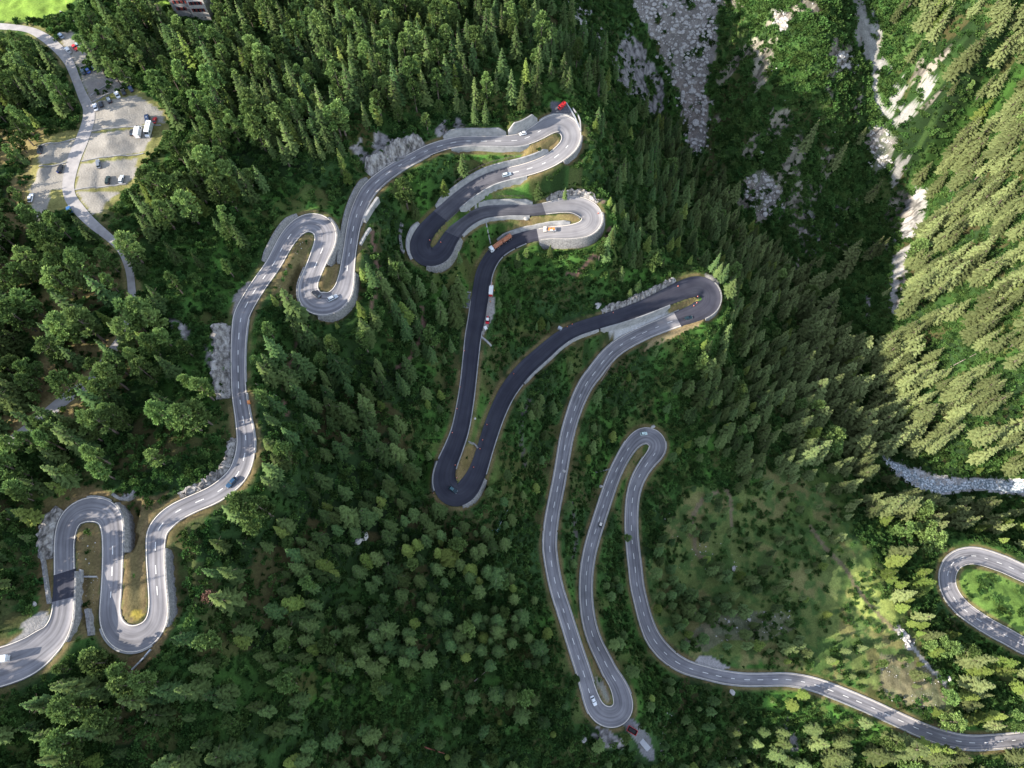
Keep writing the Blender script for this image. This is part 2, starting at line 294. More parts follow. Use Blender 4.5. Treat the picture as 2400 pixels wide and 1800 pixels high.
lf = np.clip((fbm(GX,GY,18,501,3)-.42)/.12,0,1)*inpoly(PXG,PYG,[(-200,300),(120,300),(120,420),(60,520),(300,520),(340,760),(260,1000),(-200,1120)]); blend(lf,(.23,.17,.075),.75)
md_ = inpoly(PXG+wobx,PYG+woby,MEADOW); tn = np.clip((fbm(GX,GY,13,601,5)-.47)/.08,0,1)*md_; blend(tn,(.19,.145,.065),.5); tn = np.clip((fbm(GX,GY,5,611,4)-.52)/.05,0,1)*md_; blend(tn,(.05,.10,.025),.8)
# dry verges beside the roads
v = np.clip(1-np.abs(EDGE-1.1)/1.7,0,1)*np.clip((n2-.3)/.2,.2,1)
colr = colr*(1-v[...,None])+C(.15,.105,.05)*(.8+.5*n3[...,None])*v[...,None]
v = np.clip(1-np.abs(EDL-1.0)/2.0,0,1)*np.clip((n2-.35)/.2,0,1); colr = colr*(1-v[...,None])+C(.2,.16,.07)*v[...,None]
# parking terraces
PARK = [[(130,75),(170,72),(225,130),(190,162),(160,130),(145,95)],[(188,168),(232,162),(268,187),(216,226),(192,195)],[(218,240),(320,222),(380,262),(385,287),(217,307)],
 [(214,312),(350,298),(356,320),(336,356),(192,378)],[(190,382),(320,372),(317,408),(296,434),(176,446)],[(90,342),(176,328),(162,378),(92,388)],[(88,394),(158,382),(150,446),(75,444)],
 [(180,450),(282,450),(245,478),(238,499),(214,502)],[(73,467),(100,463),(110,505),(98,518),(74,505)],[(70,444),(120,440),(110,500),(72,470)]]
PKM = np.zeros((NY,NX),bool)
for P in PARK: PKM |= inpoly(PXG+wobx*.15,PYG+woby*.15,P)
pk2 = inpoly(PXG,PYG,[(95,320),(190,300),(215,225),(320,205),(390,255),(400,300),(350,370),(300,450),(240,510),(180,480),(60,520),(60,440)])
blend(pk2&~PKM,(.22,.2,.07),.85)
blend(PKM,(.30,.272,.232),1,.14)
blend(inpoly(PXG,PYG,[(205,190),(310,175),(312,190),(220,240),(205,225)]),(.25,.22,.2),.9,.1)
# lay-bys and concrete aprons
for P,c in [([(548,690),(585,655),(590,664),(560,720),(548,740)],(.2,.18,.17)),([(50,1460),(105,1430),(120,1445),(100,1490),(20,1540),(0,1540),(10,1515),(55,1485)],(.27,.25,.23)),
  ([(1640,1535),(1670,1540),(1710,1565),(1690,1572),(1640,1560),(1630,1550)],(.28,.26,.25)),([(1455,1690),(1485,1685),(1520,1720),(1535,1770),(1530,1785),(1505,1770),(1490,1735),(1465,1705)],(.16,.155,.16)),
  ([(1290,237),(1322,240),(1345,262),(1348,300),(1330,282),(1290,268)],(.09,.09,.1)),([(1140,640),(1157,690),(1160,730),(1145,765),(1128,790),(1140,690)],(.3,.27,.24)),
  ([(1425,770),(1548,728),(1585,738),(1540,762),(1440,805)],(.36,.35,.35)),([(1650,640),(1672,645),(1690,668),(1675,672),(1655,655)],(.25,.23,.2))]:
    blend(inpoly(PXG,PYG,P),c,1,.1)
# rock, scree and stream beds
CLIFF = [[(1436,135),(1455,95),(1475,85),(1508,100),(1520,128),(1540,160),(1560,200),(1565,240),(1545,275),(1530,280),(1512,240),(1470,225),(1445,190)],[(1328,0),(1385,-20),(1385,40),(1368,85),(1345,45)],[(1395,62),(1412,65),(1412,122),(1400,118)],
 [(1885,500),(1905,480),(1925,540),(1915,605),(1890,610),(1875,570)],[(1955,480),(1975,480),(1962,560),(1950,610),(1940,570)],[(480,745),(510,750),(540,745),(541,810),(541,900),(520,880),(505,830),(490,780)],
 [(385,735),(430,755),(470,790),(505,860),(520,900),(500,880),(450,810),(400,760)],[(1020,310),(1040,280),(1070,270),(1098,295),(1060,305),(1030,325)],[(1365,1695),(1400,1705),(1450,1725),(1472,1740),(1460,1755),(1410,1740),(1380,1720)],
 [(2140,450),(2165,452),(2150,530),(2125,560),(2100,600),(2090,700),(2085,740),(2075,730),(2085,640),(2100,540),(2110,500)],[(2025,680),(2040,685),(2035,760),(2026,760)],[(1850,1660),(1860,1720),(1875,1760),(1850,1755),(1845,1700)],
 [(2110,620),(2128,632),(2112,700),(2105,700)],[(1865,500),(1900,490),(1920,560),(1900,600),(1880,590)],[(1265,0),(1280,0)],[(820,350),(880,300),(925,330),(940,300),(1000,345),(900,400)]]
SCREE = [[(1480,-60),(1690,-60),(1680,60),(1662,150),(1655,250),(1662,355),(1612,362),(1598,262),(1560,150),(1520,60),(1485,20)],[(1745,420),(1790,400),(1830,440),(1835,490),(1810,520),(1770,500)],[(1800,15),(1850,30),(1845,90),(1815,60)],
 [(1960,120),(2000,125),(2005,165),(1980,175),(1962,150)],[(2035,300),(2075,295),(2100,330),(2070,390),(2045,400),(2035,350)],[(2095,1462),(2120,1480),(2145,1515),(2140,1530),(2110,1500)]]
CHUTE = [[(2078,150),(2112,165),(2150,250),(2138,330),(2118,420),(2092,440),(2092,380),(2105,300),(2076,200)],[(2145,440),(2178,440),(2165,520),(2138,560),(2114,640),(2104,740),(2080,740),(2090,620),(2108,540)],[(2000,-40),(2030,-40),(2030,30),(2060,90),(2085,155),(2065,170),(2058,200),(2060,230),(2080,258),(2105,282),(2098,290),(2070,270),(2050,245),(2048,180),(2020,120),(1995,80),(2002,40)],[(2040,10),(2055,40),(2070,90),(2060,95),(2045,50)],[(2085,160),(2110,215),(2125,290),(2118,310),(2105,230)],
 [(2160,150),(2190,200),(2165,240),(2150,210),(2170,190)],[(2100,370),(2112,370),(2105,430),(2095,420)],[(2120,470),(2160,470),(2150,520),(2115,540)]]
RV = [(2062,1045,8),(2072,1070,12),(2092,1090,18),(2120,1108,26),(2160,1126,32),(2200,1138,32),(2240,1136,25),(2290,1134,20),(2340,1138,22),(2400,1142,26),(2520,1138,26)]
def clampm(P,w=.45): return inpoly(PXG+wobx*w,PYG+woby*w,P)
rm = np.zeros((NY,NX),bool); sm_ = np.zeros((NY,NX),bool); cm = np.zeros((NY,NX),bool)
for q_,P in enumerate(CLIFF): rm |= clampm(P,.85)&((n2>.43) if q_>0 else (n2>.33))
for P in SCREE: sm_ |= clampm(P,1.7)&(n2>.3)
for q_,P in enumerate(CHUTE): cm |= clampm(P,.6)&((n2>.42) if q_<2 else (n2>.3))
blend(rm,(.27,.25,.24),1,.5); blend(sm_,(.24,.215,.195),.95,.4); blend(sm_&(n1>.52),(.25,.21,.18),.7,.4); blend(cm,(.33,.31,.285),.9,.35)
# strewn patches of bare stone in the gorge flanks
gor = inpoly(PXG,PYG,[(1680,-60),(2260,-60),(2200,250),(2150,450),(2120,700),(2060,1040),(2020,900),(1900,700),(1700,520),(1670,300)])
patch = gor&(fbm(GX,GY,14,91,4)>.61); blend(patch,(.27,.23,.19),.7,.4)
gg = gor&~patch&~cm; colr = np.where((gg&(n2>.52))[...,None],colr*.5+C(.06,.10,.025)*.5,colr)
blend(inpoly(PXG+wobx*.4,PYG+woby*.4,[(1600,1500),(1680,1440),(1760,1430),(1840,1440),(1870,1470),(1800,1500),(1700,1500),(1650,1530)]),(.17,.15,.12),.5,.4)
blend(inpoly(PXG+wobx*.4,PYG+woby*.4,[(2060,1530),(2200,1560),(2240,1640),(2180,1680),(2060,1620)]),(.17,.14,.10),.5,.5)
river_b = [[(p[0],p[1]-p[2]*.75) for p in RV]+[(p[0],p[1]+p[2]*.75) for p in RV[::-1]]][0]
rvm = inpoly(PXG,PYG,river_b); blend(rvm,(.6,.58,.56),1,.3)
# footpaths
TR = [[(872,545),(880,600),(888,640),(882,680),(870,710),(874,730)],[(1430,535),(1405,590),(1380,610),(1355,640),(1330,645)],[(990,720),(990,780),(960,840),(930,860)],[(700,780),(690,830),(675,870)],[(668,870),(672,900),(665,950),(672,975)],
 [(1620,1250),(1625,1210),(1645,1175),(1690,1150),(1710,1160),(1715,1230)],[(1625,1240),(1630,1290),(1650,1310)],[(1900,1235),(1940,1290),(1980,1330),(2010,1380),(2060,1440),(2100,1480)],[(1240,940),(1220,1000),(1230,1090)],[(1340,1180),(1350,1260),(1340,1320)],
 [(1410,470),(1440,490),(1450,500)],[(1480,60),(1470,80)],[(350,8),(375,25),(370,40)],[(1690,620),(1670,640)],[(2100,1472),(2125,1500),(2150,1530),(2180,1565),(2215,1600)]]
TC = [(.16,.09,.07)]*5+[(.17,.13,.08)]*3+[(.07,.06,.06)]*2+[(.2,.13,.1),(.2,.2,.2),(.3,.2,.15),(.2,.17,.15),(.4,.38,.37)]
for t,c in zip(TR,TC):
    P = catmull(t,10); m = np.zeros((NY,NX),bool)
    r = 4.2
    for q in P: 
        bb = (np.abs(PXG-q[0])<r)&(np.abs(PYG-q[1])<r); m |= bb
    blend(m,c,.85,.2)
# relief of the rocky parts
rock_any = rm|patch
HH = HH+np.where(rm,np.abs(fbm(GX,GY,6,101,4)-.5)*7-.8,0)+np.where(sm_,(fbm(GX,GY,3,111,3)-.5)*1.6,0)+np.where(patch,(fbm(GX,GY,5,121,3)-.5)*2,0)
rel = np.clip((EDGE-2)/6,0,1)*np.clip((EDL-1.5)/4,0,1)*(~PKM)*(~rvm)
HH = HH+rel*(fbm(GX,GY,3.2,131,3)-.5)*1.1
HH = np.where(rvm,HH-1.0,HH)
crk = np.clip(np.abs(fbm(GX,GY,5,301,4)-.5)*13,.4,1.15); colr = np.where((rm|patch)[...,None],colr*crk[...,None],colr)
colr = np.clip(colr*np.where((rm|sm_|cm|PKM)[...,None],1.1,1.35),0.004,.9)

def hz(x,y): return bil(HH,X0,Y0,G,np.asarray(x,float),np.asarray(y,float))
rt2 = kdtree.KDTree(len(road.p))
for i,p in enumerate(road.p): rt2.insert((p[0],p[1],0),i)
rt2.balance()
def surf(x,y):
    q,i,d = rt2.find((x,y,0))
    if d<road.hw[i]+.3: return road.p[i,2]+.03
    return float(hz(x,y))
def at(px,py,ground=surf):
    rx,ry,rz = [float(v) for v in ray(px,py)]; t = 200.0
    prev = t
    while t<900:
        x,y,z = t*rx,t*ry,CAMZ+t*rz
        if z<=ground(x,y): break
        prev = t; t += 2.0
    a,b = prev,t
    for _ in range(12):
        m = (a+b)/2
        if CAMZ+m*rz<=ground(m*rx,m*ry): b = m
        else: a = m
    return Vector((b*rx,b*ry,ground(b*rx,b*ry)))

# ------------------------------------------------------------------ materials
def nmat(name):
    m = bpy.data.materials.new(name); m.use_nodes = True; nt = m.node_tree
    for n in list(nt.nodes): nt.nodes.remove(n)
    out = nt.nodes.new('ShaderNodeOutputMaterial'); return m,nt,out
def N(nt,t,**k):
    n = nt.nodes.new(t)
    for a,b in k.items():
        if a in ('inp',):
            for i,v in b.items(): n.inputs[i].default_value = v
        else: setattr(n,a,b)
    return n
def ramp(nt,fac,stops):
    r = N(nt,'ShaderNodeValToRGB'); e = r.color_ramp.elements
    e[0].position,e[0].color = stops[0][0],(*stops[0][1],1); e[1].position,e[1].color = stops[-1][0],(*stops[-1][1],1)
    for p,c in stops[1:-1]: q = e.new(p); q.color = (*c,1)
    nt.links.new(fac,r.inputs[0]); return r.outputs[0]
def surface(name,c1,c2,scale=2.0,rough=.85,bump=.0,bscale=None,detail=4,metal=0,spec=.3,dist=.1):
    m,nt,out = nmat(name); b = N(nt,'ShaderNodeBsdfPrincipled'); g = N(nt,'ShaderNodeNewGeometry')
    n = N(nt,'ShaderNodeTexNoise'); n.inputs['Scale'].default_value = scale; n.inputs['Detail'].default_value = detail
    nt.links.new(g.outputs['Position'],n.inputs['Vector'])
    nt.links.new(ramp(nt,n.outputs['Fac'],[(.3,c1),(.7,c2)]),b.inputs['Base Color'])
    b.inputs['Roughness'].default_value = rough; b.inputs['Metallic'].default_value = metal; b.inputs['Specular IOR Level'].default_value = spec
    if bump:
        n2 = N(nt,'ShaderNodeTexNoise'); n2.inputs['Scale'].default_value = bscale or scale*3; n2.inputs['Detail'].default_value = 5
        nt.links.new(g.outputs['Position'],n2.inputs['Vector'])
        bp = N(nt,'ShaderNodeBump'); bp.inputs['Strength'].default_value = bump; bp.inputs['Distance'].default_value = dist
        nt.links.new(n2.outputs['Fac'],bp.inputs['Height']); nt.links.new(bp.outputs[0],b.inputs['Normal'])
    nt.links.new(b.outputs[0],out.inputs[0]); return m
def foliage(name,dark,lite,warm,tr=.25,sun_haze=False):
    m,nt,out = nmat(name); g = N(nt,'ShaderNodeNewGeometry'); oi = N(nt,'ShaderNodeObjectInfo')
    n = N(nt,'ShaderNodeTexNoise'); n.inputs['Scale'].default_value = 1.3; n.inputs['Detail'].default_value = 4
    nt.links.new(g.outputs['Position'],n.inputs['Vector'])
    c = ramp(nt,n.outputs['Fac'],[(.32,dark),(.68,lite)])
    mx = N(nt,'ShaderNodeMix',data_type='RGBA'); nt.links.new(oi.outputs['Random'],mx.inputs['Factor']); nt.links.new(c,mx.inputs['A'])
    mx.inputs['B'].default_value = (*warm,1)
    ml = N(nt,'ShaderNodeMath',operation='MULTIPLY'); nt.links.new(oi.outputs['Random'],ml.inputs[0]); ml.inputs[1].default_value = .55
    nt.links.new(ml.outputs[0],mx.inputs['Factor'])
    hs = N(nt,'ShaderNodeHueSaturation'); mr = N(nt,'ShaderNodeMapRange'); nt.links.new(oi.outputs['Random'],mr.inputs[0])
    mf = N(nt,'ShaderNodeMath',operation='FRACT'); mm = N(nt,'ShaderNodeMath',operation='MULTIPLY'); mm.inputs[1].default_value = 17.3
    nt.links.new(oi.outputs['Random'],mm.inputs[0]); nt.links.new(mm.outputs[0],mf.inputs[0]); nt.links.new(mf.outputs[0],mr.inputs[0])
    mr.inputs['To Min'].default_value = .5; mr.inputs['To Max'].default_value = 1.45; ta = N(nt,'ShaderNodeAttribute',attribute_name='tip'); tm = N(nt,'ShaderNodeMapRange'); tm.inputs['To Min'].default_value = .28; tm.inputs['To Max'].default_value = 1.3; nt.links.new(ta.outputs['Fac'],tm.inputs[0])  # inner twigs darker, tips lighter, crown self-shade put into the colour
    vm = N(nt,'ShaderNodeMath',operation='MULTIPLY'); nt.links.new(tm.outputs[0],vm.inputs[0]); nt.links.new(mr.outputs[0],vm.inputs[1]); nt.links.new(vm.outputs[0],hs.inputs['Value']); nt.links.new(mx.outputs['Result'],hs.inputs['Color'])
    if sun_haze:  # needles get paler towards the right, sun and haze put into the colour
        sx = N(nt,'ShaderNodeSeparateXYZ'); nt.links.new(g.outputs['Position'],sx.inputs[0]); m2 = N(nt,'ShaderNodeMapRange'); m2.inputs['From Min'].default_value = 95; m2.inputs['From Max'].default_value = 230; m2.inputs['To Max'].default_value = .8
        nt.links.new(sx.outputs['X'],m2.inputs[0]); m3 = N(nt,'ShaderNodeMix',data_type='RGBA'); h2 = N(nt,'ShaderNodeHueSaturation'); nt.links.new(vm.outputs[0],h2.inputs['Value']); nt.links.new(m2.outputs[0],m3.inputs['Factor']); nt.links.new(hs.outputs[0],m3.inputs['A']); c3 = ramp(nt,n.outputs['Fac'],[(.3,(.115,.145,.055)),(.7,(.245,.26,.105))]); nt.links.new(c3,h2.inputs['Color']); nt.links.new(h2.outputs[0],m3.inputs['B'])
        class _H: outputs = [m3.outputs['Result']]
        hs = _H
    d = N(nt,'ShaderNodeBsdfDiffuse'); t = N(nt,'ShaderNodeBsdfTranslucent'); ms = N(nt,'ShaderNodeMixShader'); ms.inputs[0].default_value = tr*.6
    nt.links.new(hs.outputs[0],d.inputs[0]); nt.links.new(hs.outputs[0],t.inputs[0]); nt.links.new(d.outputs[0],ms.inputs[1]); nt.links.new(t.outputs[0],ms.inputs[2]); nt.links.new(ms.outputs[0],out.inputs[0])
    return m
M = {}
def rockmat(name):
    m,nt,out = nmat(name); b = N(nt,'ShaderNodeBsdfPrincipled'); g = N(nt,'ShaderNodeNewGeometry'); mp = N(nt,'ShaderNodeMapping'); mp.inputs['Scale'].default_value = (1.0,.45,.35); mp.inputs['Rotation'].default_value = (.3,.2,.7)
    nt.links.new(g.outputs['Position'],mp.inputs['Vector']); n = N(nt,'ShaderNodeTexNoise'); n.inputs['Scale'].default_value = .7; n.inputs['Detail'].default_value = 9; n.inputs['Roughness'].default_value = .68; nt.links.new(mp.outputs[0],n.inputs['Vector'])
    c = ramp(nt,n.outputs['Fac'],[(.36,(.06,.055,.05)),(.46,(.20,.18,.165)),(.56,(.36,.335,.31)),(.68,(.48,.45,.42))]); nt.links.new(c,b.inputs['Base Color']); b.inputs['Roughness'].default_value = .95
    bp = N(nt,'ShaderNodeBump'); bp.inputs['Strength'].default_value = 1; bp.inputs['Distance'].default_value = 1.2; nt.links.new(n.outputs['Fac'],bp.inputs['Height']); nt.links.new(bp.outputs[0],b.inputs['Normal']); nt.links.new(b.outputs[0],out.inputs[0]); return m
def asphalt(name,c1,c2,streak):
    m,nt,out = nmat(name); b = N(nt,'ShaderNodeBsdfPrincipled'); g = N(nt,'ShaderNodeNewGeometry'); a = N(nt,'ShaderNodeAttribute',attribute_name='wear')
    n = N(nt,'ShaderNodeTexNoise'); n.inputs['Scale'].default_value = .16; n.inputs['Detail'].default_value = 6; nt.links.new(g.outputs['Position'],n.inputs['Vector'])
    mp = N(nt,'ShaderNodeMapping'); mp.inputs['Scale'].default_value = (1.1,.035,1); nt.links.new(a.outputs['Vector'],mp.inputs['Vector'])
    n2 = N(nt,'ShaderNodeTexNoise'); n2.inputs['Scale'].default_value = 1; n2.inputs['Detail'].default_value = 3; nt.links.new(mp.outputs[0],n2.inputs['Vector'])
    c = ramp(nt,n.outputs['Fac'],[(.3,c1),(.7,c2)]); s_ = ramp(nt,n2.outputs['Fac'],[(.32,(1-streak,)*3),(.6,(1.0,1.0,1.0))])
    mx = N(nt,'ShaderNodeMix',data_type='RGBA',blend_type='MULTIPLY'); mx.inputs['Factor'].default_value = 1; nt.links.new(c,mx.inputs['A']); nt.links.new(s_,mx.inputs['B']); nt.links.new(mx.outputs['Result'],b.inputs['Base Color'])
    b.inputs['Roughness'].default_value = .85; b.inputs['Specular IOR Level'].default_value = .25; nt.links.new(b.outputs[0],out.inputs[0]); return m
M['asphalt'] = asphalt('worn asphalt',(.19,.18,.19),(.28,.265,.27),.45)
M['asphalt_pale'] = asphalt('pale asphalt',(.20,.19,.195),(.27,.255,.255),.25)
M['asphalt_new'] = asphalt('fresh asphalt',(.034,.034,.048),(.05,.05,.064),.25)
M['asphalt_mid'] = asphalt('dark asphalt',(.07,.068,.082),(.12,.115,.125),.3)
M['lane'] = surface('concrete lane',(.28,.26,.25),(.38,.35,.33),.4,.9,.1,5)
M['paint'] = surface('road paint',(.72,.69,.64),(.85,.82,.77),1.5,.7)
M['paint_warm'] = surface('edge line paint',(.62,.55,.46),(.78,.70,.60),1.0,.7)
M['concrete'] = surface('weathered concrete',(.22,.215,.21),(.37,.355,.34),.5,.9,.35,3,6)
M['stone'] = surface('stone masonry',(.14,.135,.13),(.31,.295,.28),1.4,.95,.8,2.5,6,dist=.3)
M['rock'] = rockmat('bare rock')
M['boulder'] = surface('boulder stone',(.31,.285,.26),(.56,.53,.49),.9,.95,.8,3,5,dist=.3)
M['bark'] = surface('bark',(.09,.065,.05),(.17,.135,.11),2,.95)
M['deadwood'] = surface('dead wood',(.22,.17,.15),(.34,.28,.25),2,.95)
M['redwood'] = surface('fallen trunk wood',(.22,.07,.05),(.34,.13,.09),2,.9)
M['log'] = surface('cut logs',(.38,.12,.06),(.62,.30,.17),1.6,.8)
M['steel'] = surface('galvanised steel',(.4,.42,.44),(.55,.56,.58),2,.45,metal=.6)
M['rust'] = surface('rusty rail',(.14,.09,.09),(.22,.15,.14),2,.8)
M['rubber'] = surface('tyre rubber',(.015,.015,.016),(.03,.03,.03),4,.8)
M['glass'] = surface('dark window glass',(.012,.02,.028),(.02,.032,.045),1,.08,spec=.8)
M['plaster'] = surface('pale plaster',(.48,.43,.38),(.62,.57,.51),.8,.9,.2,3)
M['shutter'] = surface('red shutters',(.18,.035,.03),(.26,.06,.05),2,.7)
M['slate'] = surface('slate roof',(.12,.12,.14),(.2,.2,.23),1.5,.8)
M['teal'] = surface('teal tarpaulin',(.02,.10,.11),(.04,.16,.17),2,.7)
M['lamp_red'] = surface('red lamp glass',(.3,.01,.01),(.4,.02,.02),2,.3)
M['lamp_white'] = surface('clear lamp glass',(.7,.7,.68),(.8,.8,.78),2,.2)
M['tyre_blue'] = surface('blue cloth',(.02,.08,.4),(.04,.12,.5),2,.7)
M['skin'] = surface('skin',(.5,.3,.22),(.55,.34,.26),2,.6)
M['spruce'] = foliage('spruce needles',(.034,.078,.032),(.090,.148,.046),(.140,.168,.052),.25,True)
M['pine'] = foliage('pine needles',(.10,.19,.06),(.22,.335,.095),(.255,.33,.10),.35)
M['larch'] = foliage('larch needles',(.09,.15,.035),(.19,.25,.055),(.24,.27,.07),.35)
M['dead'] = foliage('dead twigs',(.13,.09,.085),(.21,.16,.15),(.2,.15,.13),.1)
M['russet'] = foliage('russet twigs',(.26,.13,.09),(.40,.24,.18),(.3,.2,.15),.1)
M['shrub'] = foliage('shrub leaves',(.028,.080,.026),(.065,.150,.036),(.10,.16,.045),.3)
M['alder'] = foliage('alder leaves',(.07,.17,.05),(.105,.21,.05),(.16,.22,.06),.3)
def paintm(n,c,rough=.28,spec=.5):
    if n not in M: M[n] = surface(n,tuple(v*.92 for v in c),tuple(min(v*1.06,1) for v in c),.6,rough,spec=spec)
    return M[n]
# ground
m,nt,out = nmat('hillside ground'); b = N(nt,'ShaderNodeBsdfPrincipled'); at_ = N(nt,'ShaderNodeAttribute',attribute_name='soil'); g = N(nt,'ShaderNodeNewGeometry')
n = N(nt,'ShaderNodeTexNoise'); n.inputs['Scale'].default_value = 1.3; n.inputs['Detail'].default_value = 7; n.inputs['Roughness'].default_value = .65
nt.links.new(g.outputs['Position'],n.inputs['Vector'])
r = ramp(nt,n.outputs['Fac'],[(.3,(.42,.42,.42)),(.7,(1.05,1.05,1.05))])
mx = N(nt,'ShaderNodeMix',data_type='RGBA',blend_type='MULTIPLY'); mq = N(nt,'ShaderNodeMath',operation='MULTIPLY'); mq.inputs[1].default_value = .8; nt.links.new(at_.outputs['Alpha'],mq.inputs[0]); nt.links.new(mq.outputs[0],mx.inputs['Factor']); nt.links.new(at_.outputs['Color'],mx.inputs['A']); nt.links.new(r,mx.inputs['B'])
nt.links.new(mx.outputs['Result'],b.inputs['Base Color']); b.inputs['Roughness'].default_value = .95; b.inputs['Specular IOR Level'].default_value = .15
bp = N(nt,'ShaderNodeBump'); bp.inputs['Strength'].default_value = .6; bp.inputs['Distance'].default_value = .4; nt.links.new(n.outputs['Fac'],bp.inputs['Height']); nt.links.new(bp.outputs[0],b.inputs['Normal'])
nt.links.new(b.outputs[0],out.inputs[0]); M['ground'] = m
m,nt,out = nmat('river water'); b = N(nt,'ShaderNodeBsdfPrincipled'); g = N(nt,'ShaderNodeNewGeometry'); n = N(nt,'ShaderNodeTexNoise'); n.inputs['Scale'].default_value = .8; n.inputs['Detail'].default_value = 7
nt.links.new(g.outputs['Position'],n.inputs['Vector']); nt.links.new(ramp(nt,n.outputs['Fac'],[(.36,(.13,.17,.19)),(.5,(.32,.36,.38)),(.62,(.85,.87,.88))]),b.inputs['Base Color'])
b.inputs['Roughness'].default_value = .3; bp = N(nt,'ShaderNodeBump'); bp.inputs['Strength'].default_value = .6; bp.inputs['Distance'].default_value = .2; nt.links.new(n.outputs['Fac'],bp.inputs['Height']); nt.links.new(bp.outputs[0],b.inputs['Normal']); nt.links.new(b.outputs[0],out.inputs[0]); M['water'] = m

# ------------------------------------------------------------------ object helpers
def tag(o,label=None,cat=None,group=None,kind=None):
    if label: o['label'] = label
    if cat: o['category'] = cat
    if group: o['group'] = group
    if kind: o['kind'] = kind
    return o
def fastmesh(name,V,Fq,smooth_=False):
    me = bpy.data.meshes.new(name); V = np.asarray(V,np.float32); Fq = np.asarray(Fq,np.int32); k = Fq.shape[1]
    me.vertices.add(len(V)); me.vertices.foreach_set('co',V.ravel()); me.loops.add(Fq.size); me.loops.foreach_set('vertex_index',Fq.ravel())
    me.polygons.add(len(Fq)); me.polygons.foreach_set('loop_start',np.arange(0,Fq.size,k,dtype=np.int32))
    if smooth_: me.polygons.foreach_set('use_smooth',np.ones(len(Fq),bool))
    me.update(calc_edges=True); return me
def obj(name,me,mat=None,parent=None):
    o = bpy.data.objects.new(name,me); COL.objects.link(o)
    if mat is not None:
        for q in (mat if isinstance(mat,list) else [mat]): me.materials.append(q)
    if parent: o.parent = parent
    return o
class MB:
    def __init__(s): s.v=[]; s.f=[]
    def add(s,V,Fs):
        b = len(s.v); s.v += [tuple(v) for v in V]; s.f += [tuple(b+i for i in f) for f in Fs]; return s
    def box(s,x0,x1,y0,y1,z0,z1,tx=0,ty=0):
        V = [(x0,y0,z0),(x1,y0,z0),(x1,y1,z0),(x0,y1,z0),(x0+tx,y0+ty,z1),(x1-tx,y0+ty,z1),(x1-tx,y1-ty,z1),(x0+tx,y1-ty,z1)]
        return s.add(V,[(3,2,1,0),(4,5,6,7),(0,1,5,4),(1,2,6,5),(2,3,7,6),(3,0,4,7)])
    def cyl(s,p,q,r0,r1=None,n=8):
        p = Vector(p); q = Vector(q); r1 = r0 if r1 is None else r1; a = (q-p).normalized(); u = a.orthogonal().normalized(); w = a.cross(u)
        V = [p+(u*math.cos(2*PI*i/n)+w*math.sin(2*PI*i/n))*r0 for i in range(n)]+[q+(u*math.cos(2*PI*i/n)+w*math.sin(2*PI*i/n))*r1 for i in range(n)]
        return s.add(V,[(i,(i+1)%n,n+(i+1)%n,n+i) for i in range(n)]+[tuple(range(n))[::-1],tuple(range(n,2*n))])
    def mesh(s,name): me = bpy.data.meshes.new(name); me.from_pydata(s.v,[],s.f); me.update(); return me
    def build(s,name,mat,parent=None,bev=0):
        me = s.mesh(name)
        if bev:
            bm = bmesh.new(); bm.from_mesh(me); bmesh.ops.bevel(bm,geom=bm.edges[:],offset=bev,segments=2,affect='EDGES',profile=.6); bm.to_mesh(me); bm.free()
        return obj(name,me,mat,parent)
PI = math.pi
def empty(name,loc=(0,0,0),rz=0,label=None,cat=None,group=None):
    o = bpy.data.objects.new(name,None); COL.objects.link(o); o.location = loc; o.rotation_euler = (0,0,rz); o.empty_display_size = .5
    return tag(o,label,cat,group)

# ------------------------------------------------------------------ terrain mesh (one sheet that runs on to the horizon)
ext = np.array([60,200,700,2500,9000.0])
ax = np.concatenate([X0-ext[::-1],gx,X1+ext]); ay = np.concatenate([Y0-ext[::-1],gy,Y1+ext])
AX,AY = np.meshgrid(ax,ay)
AZ = np.pad(HH,5,mode='edge'); SMO = np.where(PKM,.45,1.0); AC = np.pad(colr,((5,5),(5,5),(0,0)),mode='edge'); AC[:5] = AC[-5:] = (.04,.07,.02); AC[:,:5] = AC[:,-5:] = (.04,.07,.02)
ny_,nx_ = AX.shape; I = np.arange(nx_*ny_).reshape(ny_,nx_)
Fq = np.stack([I[:-1,:-1],I[:-1,1:],I[1:,1:],I[1:,:-1]],-1).reshape(-1,4)
me = fastmesh('ground',np.stack([AX,AY,AZ],-1).reshape(-1,3),Fq,True)
ca = me.color_attributes.new('soil','FLOAT_COLOR','POINT'); ca.data.foreach_set('color',np.concatenate([AC,np.pad(SMO,5,mode='edge')[...,None]],-1).astype(np.float32).ravel())
tag(obj('ground',me,M['ground']),kind='structure')

# ------------------------------------------------------------------ roads
def ribbon(w,a,b,o0,o1,dz,Vl,Fl,taper=0):
    base = len(Vl); ks = list(range(a,b+1))
    for k in ks:
        for o in (o0(k),o1(k)):
            Vl.append((w.p[k,0]+w.n[k,0]*o,w.p[k,1]+w.n[k,1]*o,w.p[k,2]+dz))
    for i in range(len(ks)-1):
        q = base+2*i; Fl.append((q+2,q,q+1,q+3))
def seg(a,b): i,j = ridx(*a),ridx(*b); return (min(i,j),max(i,j))
NR = len(road.p)-1
surfs = [((0,0),'asphalt')]
marks = [(seg((151,1340),(150,1405)),'asphalt_new'),(seg((1192,407),(1030,507)),'asphalt_mid'),(seg((1030,507),(1062,549)),'asphalt_new'),(seg((1062,549),(1276,489)),'asphalt_mid'),(seg((1276,489),(1260,550)),'asphalt_pale'),
  (seg((1260,550),(1607,677)),'asphalt_new'),(seg((1607,677),(1588,748)),'asphalt_new'),(seg((1588,748),(1545,766)),'asphalt_pale'),(seg((1088,331),(1192,407)),'asphalt_pale')]
kind = ['asphalt']*(NR+1)
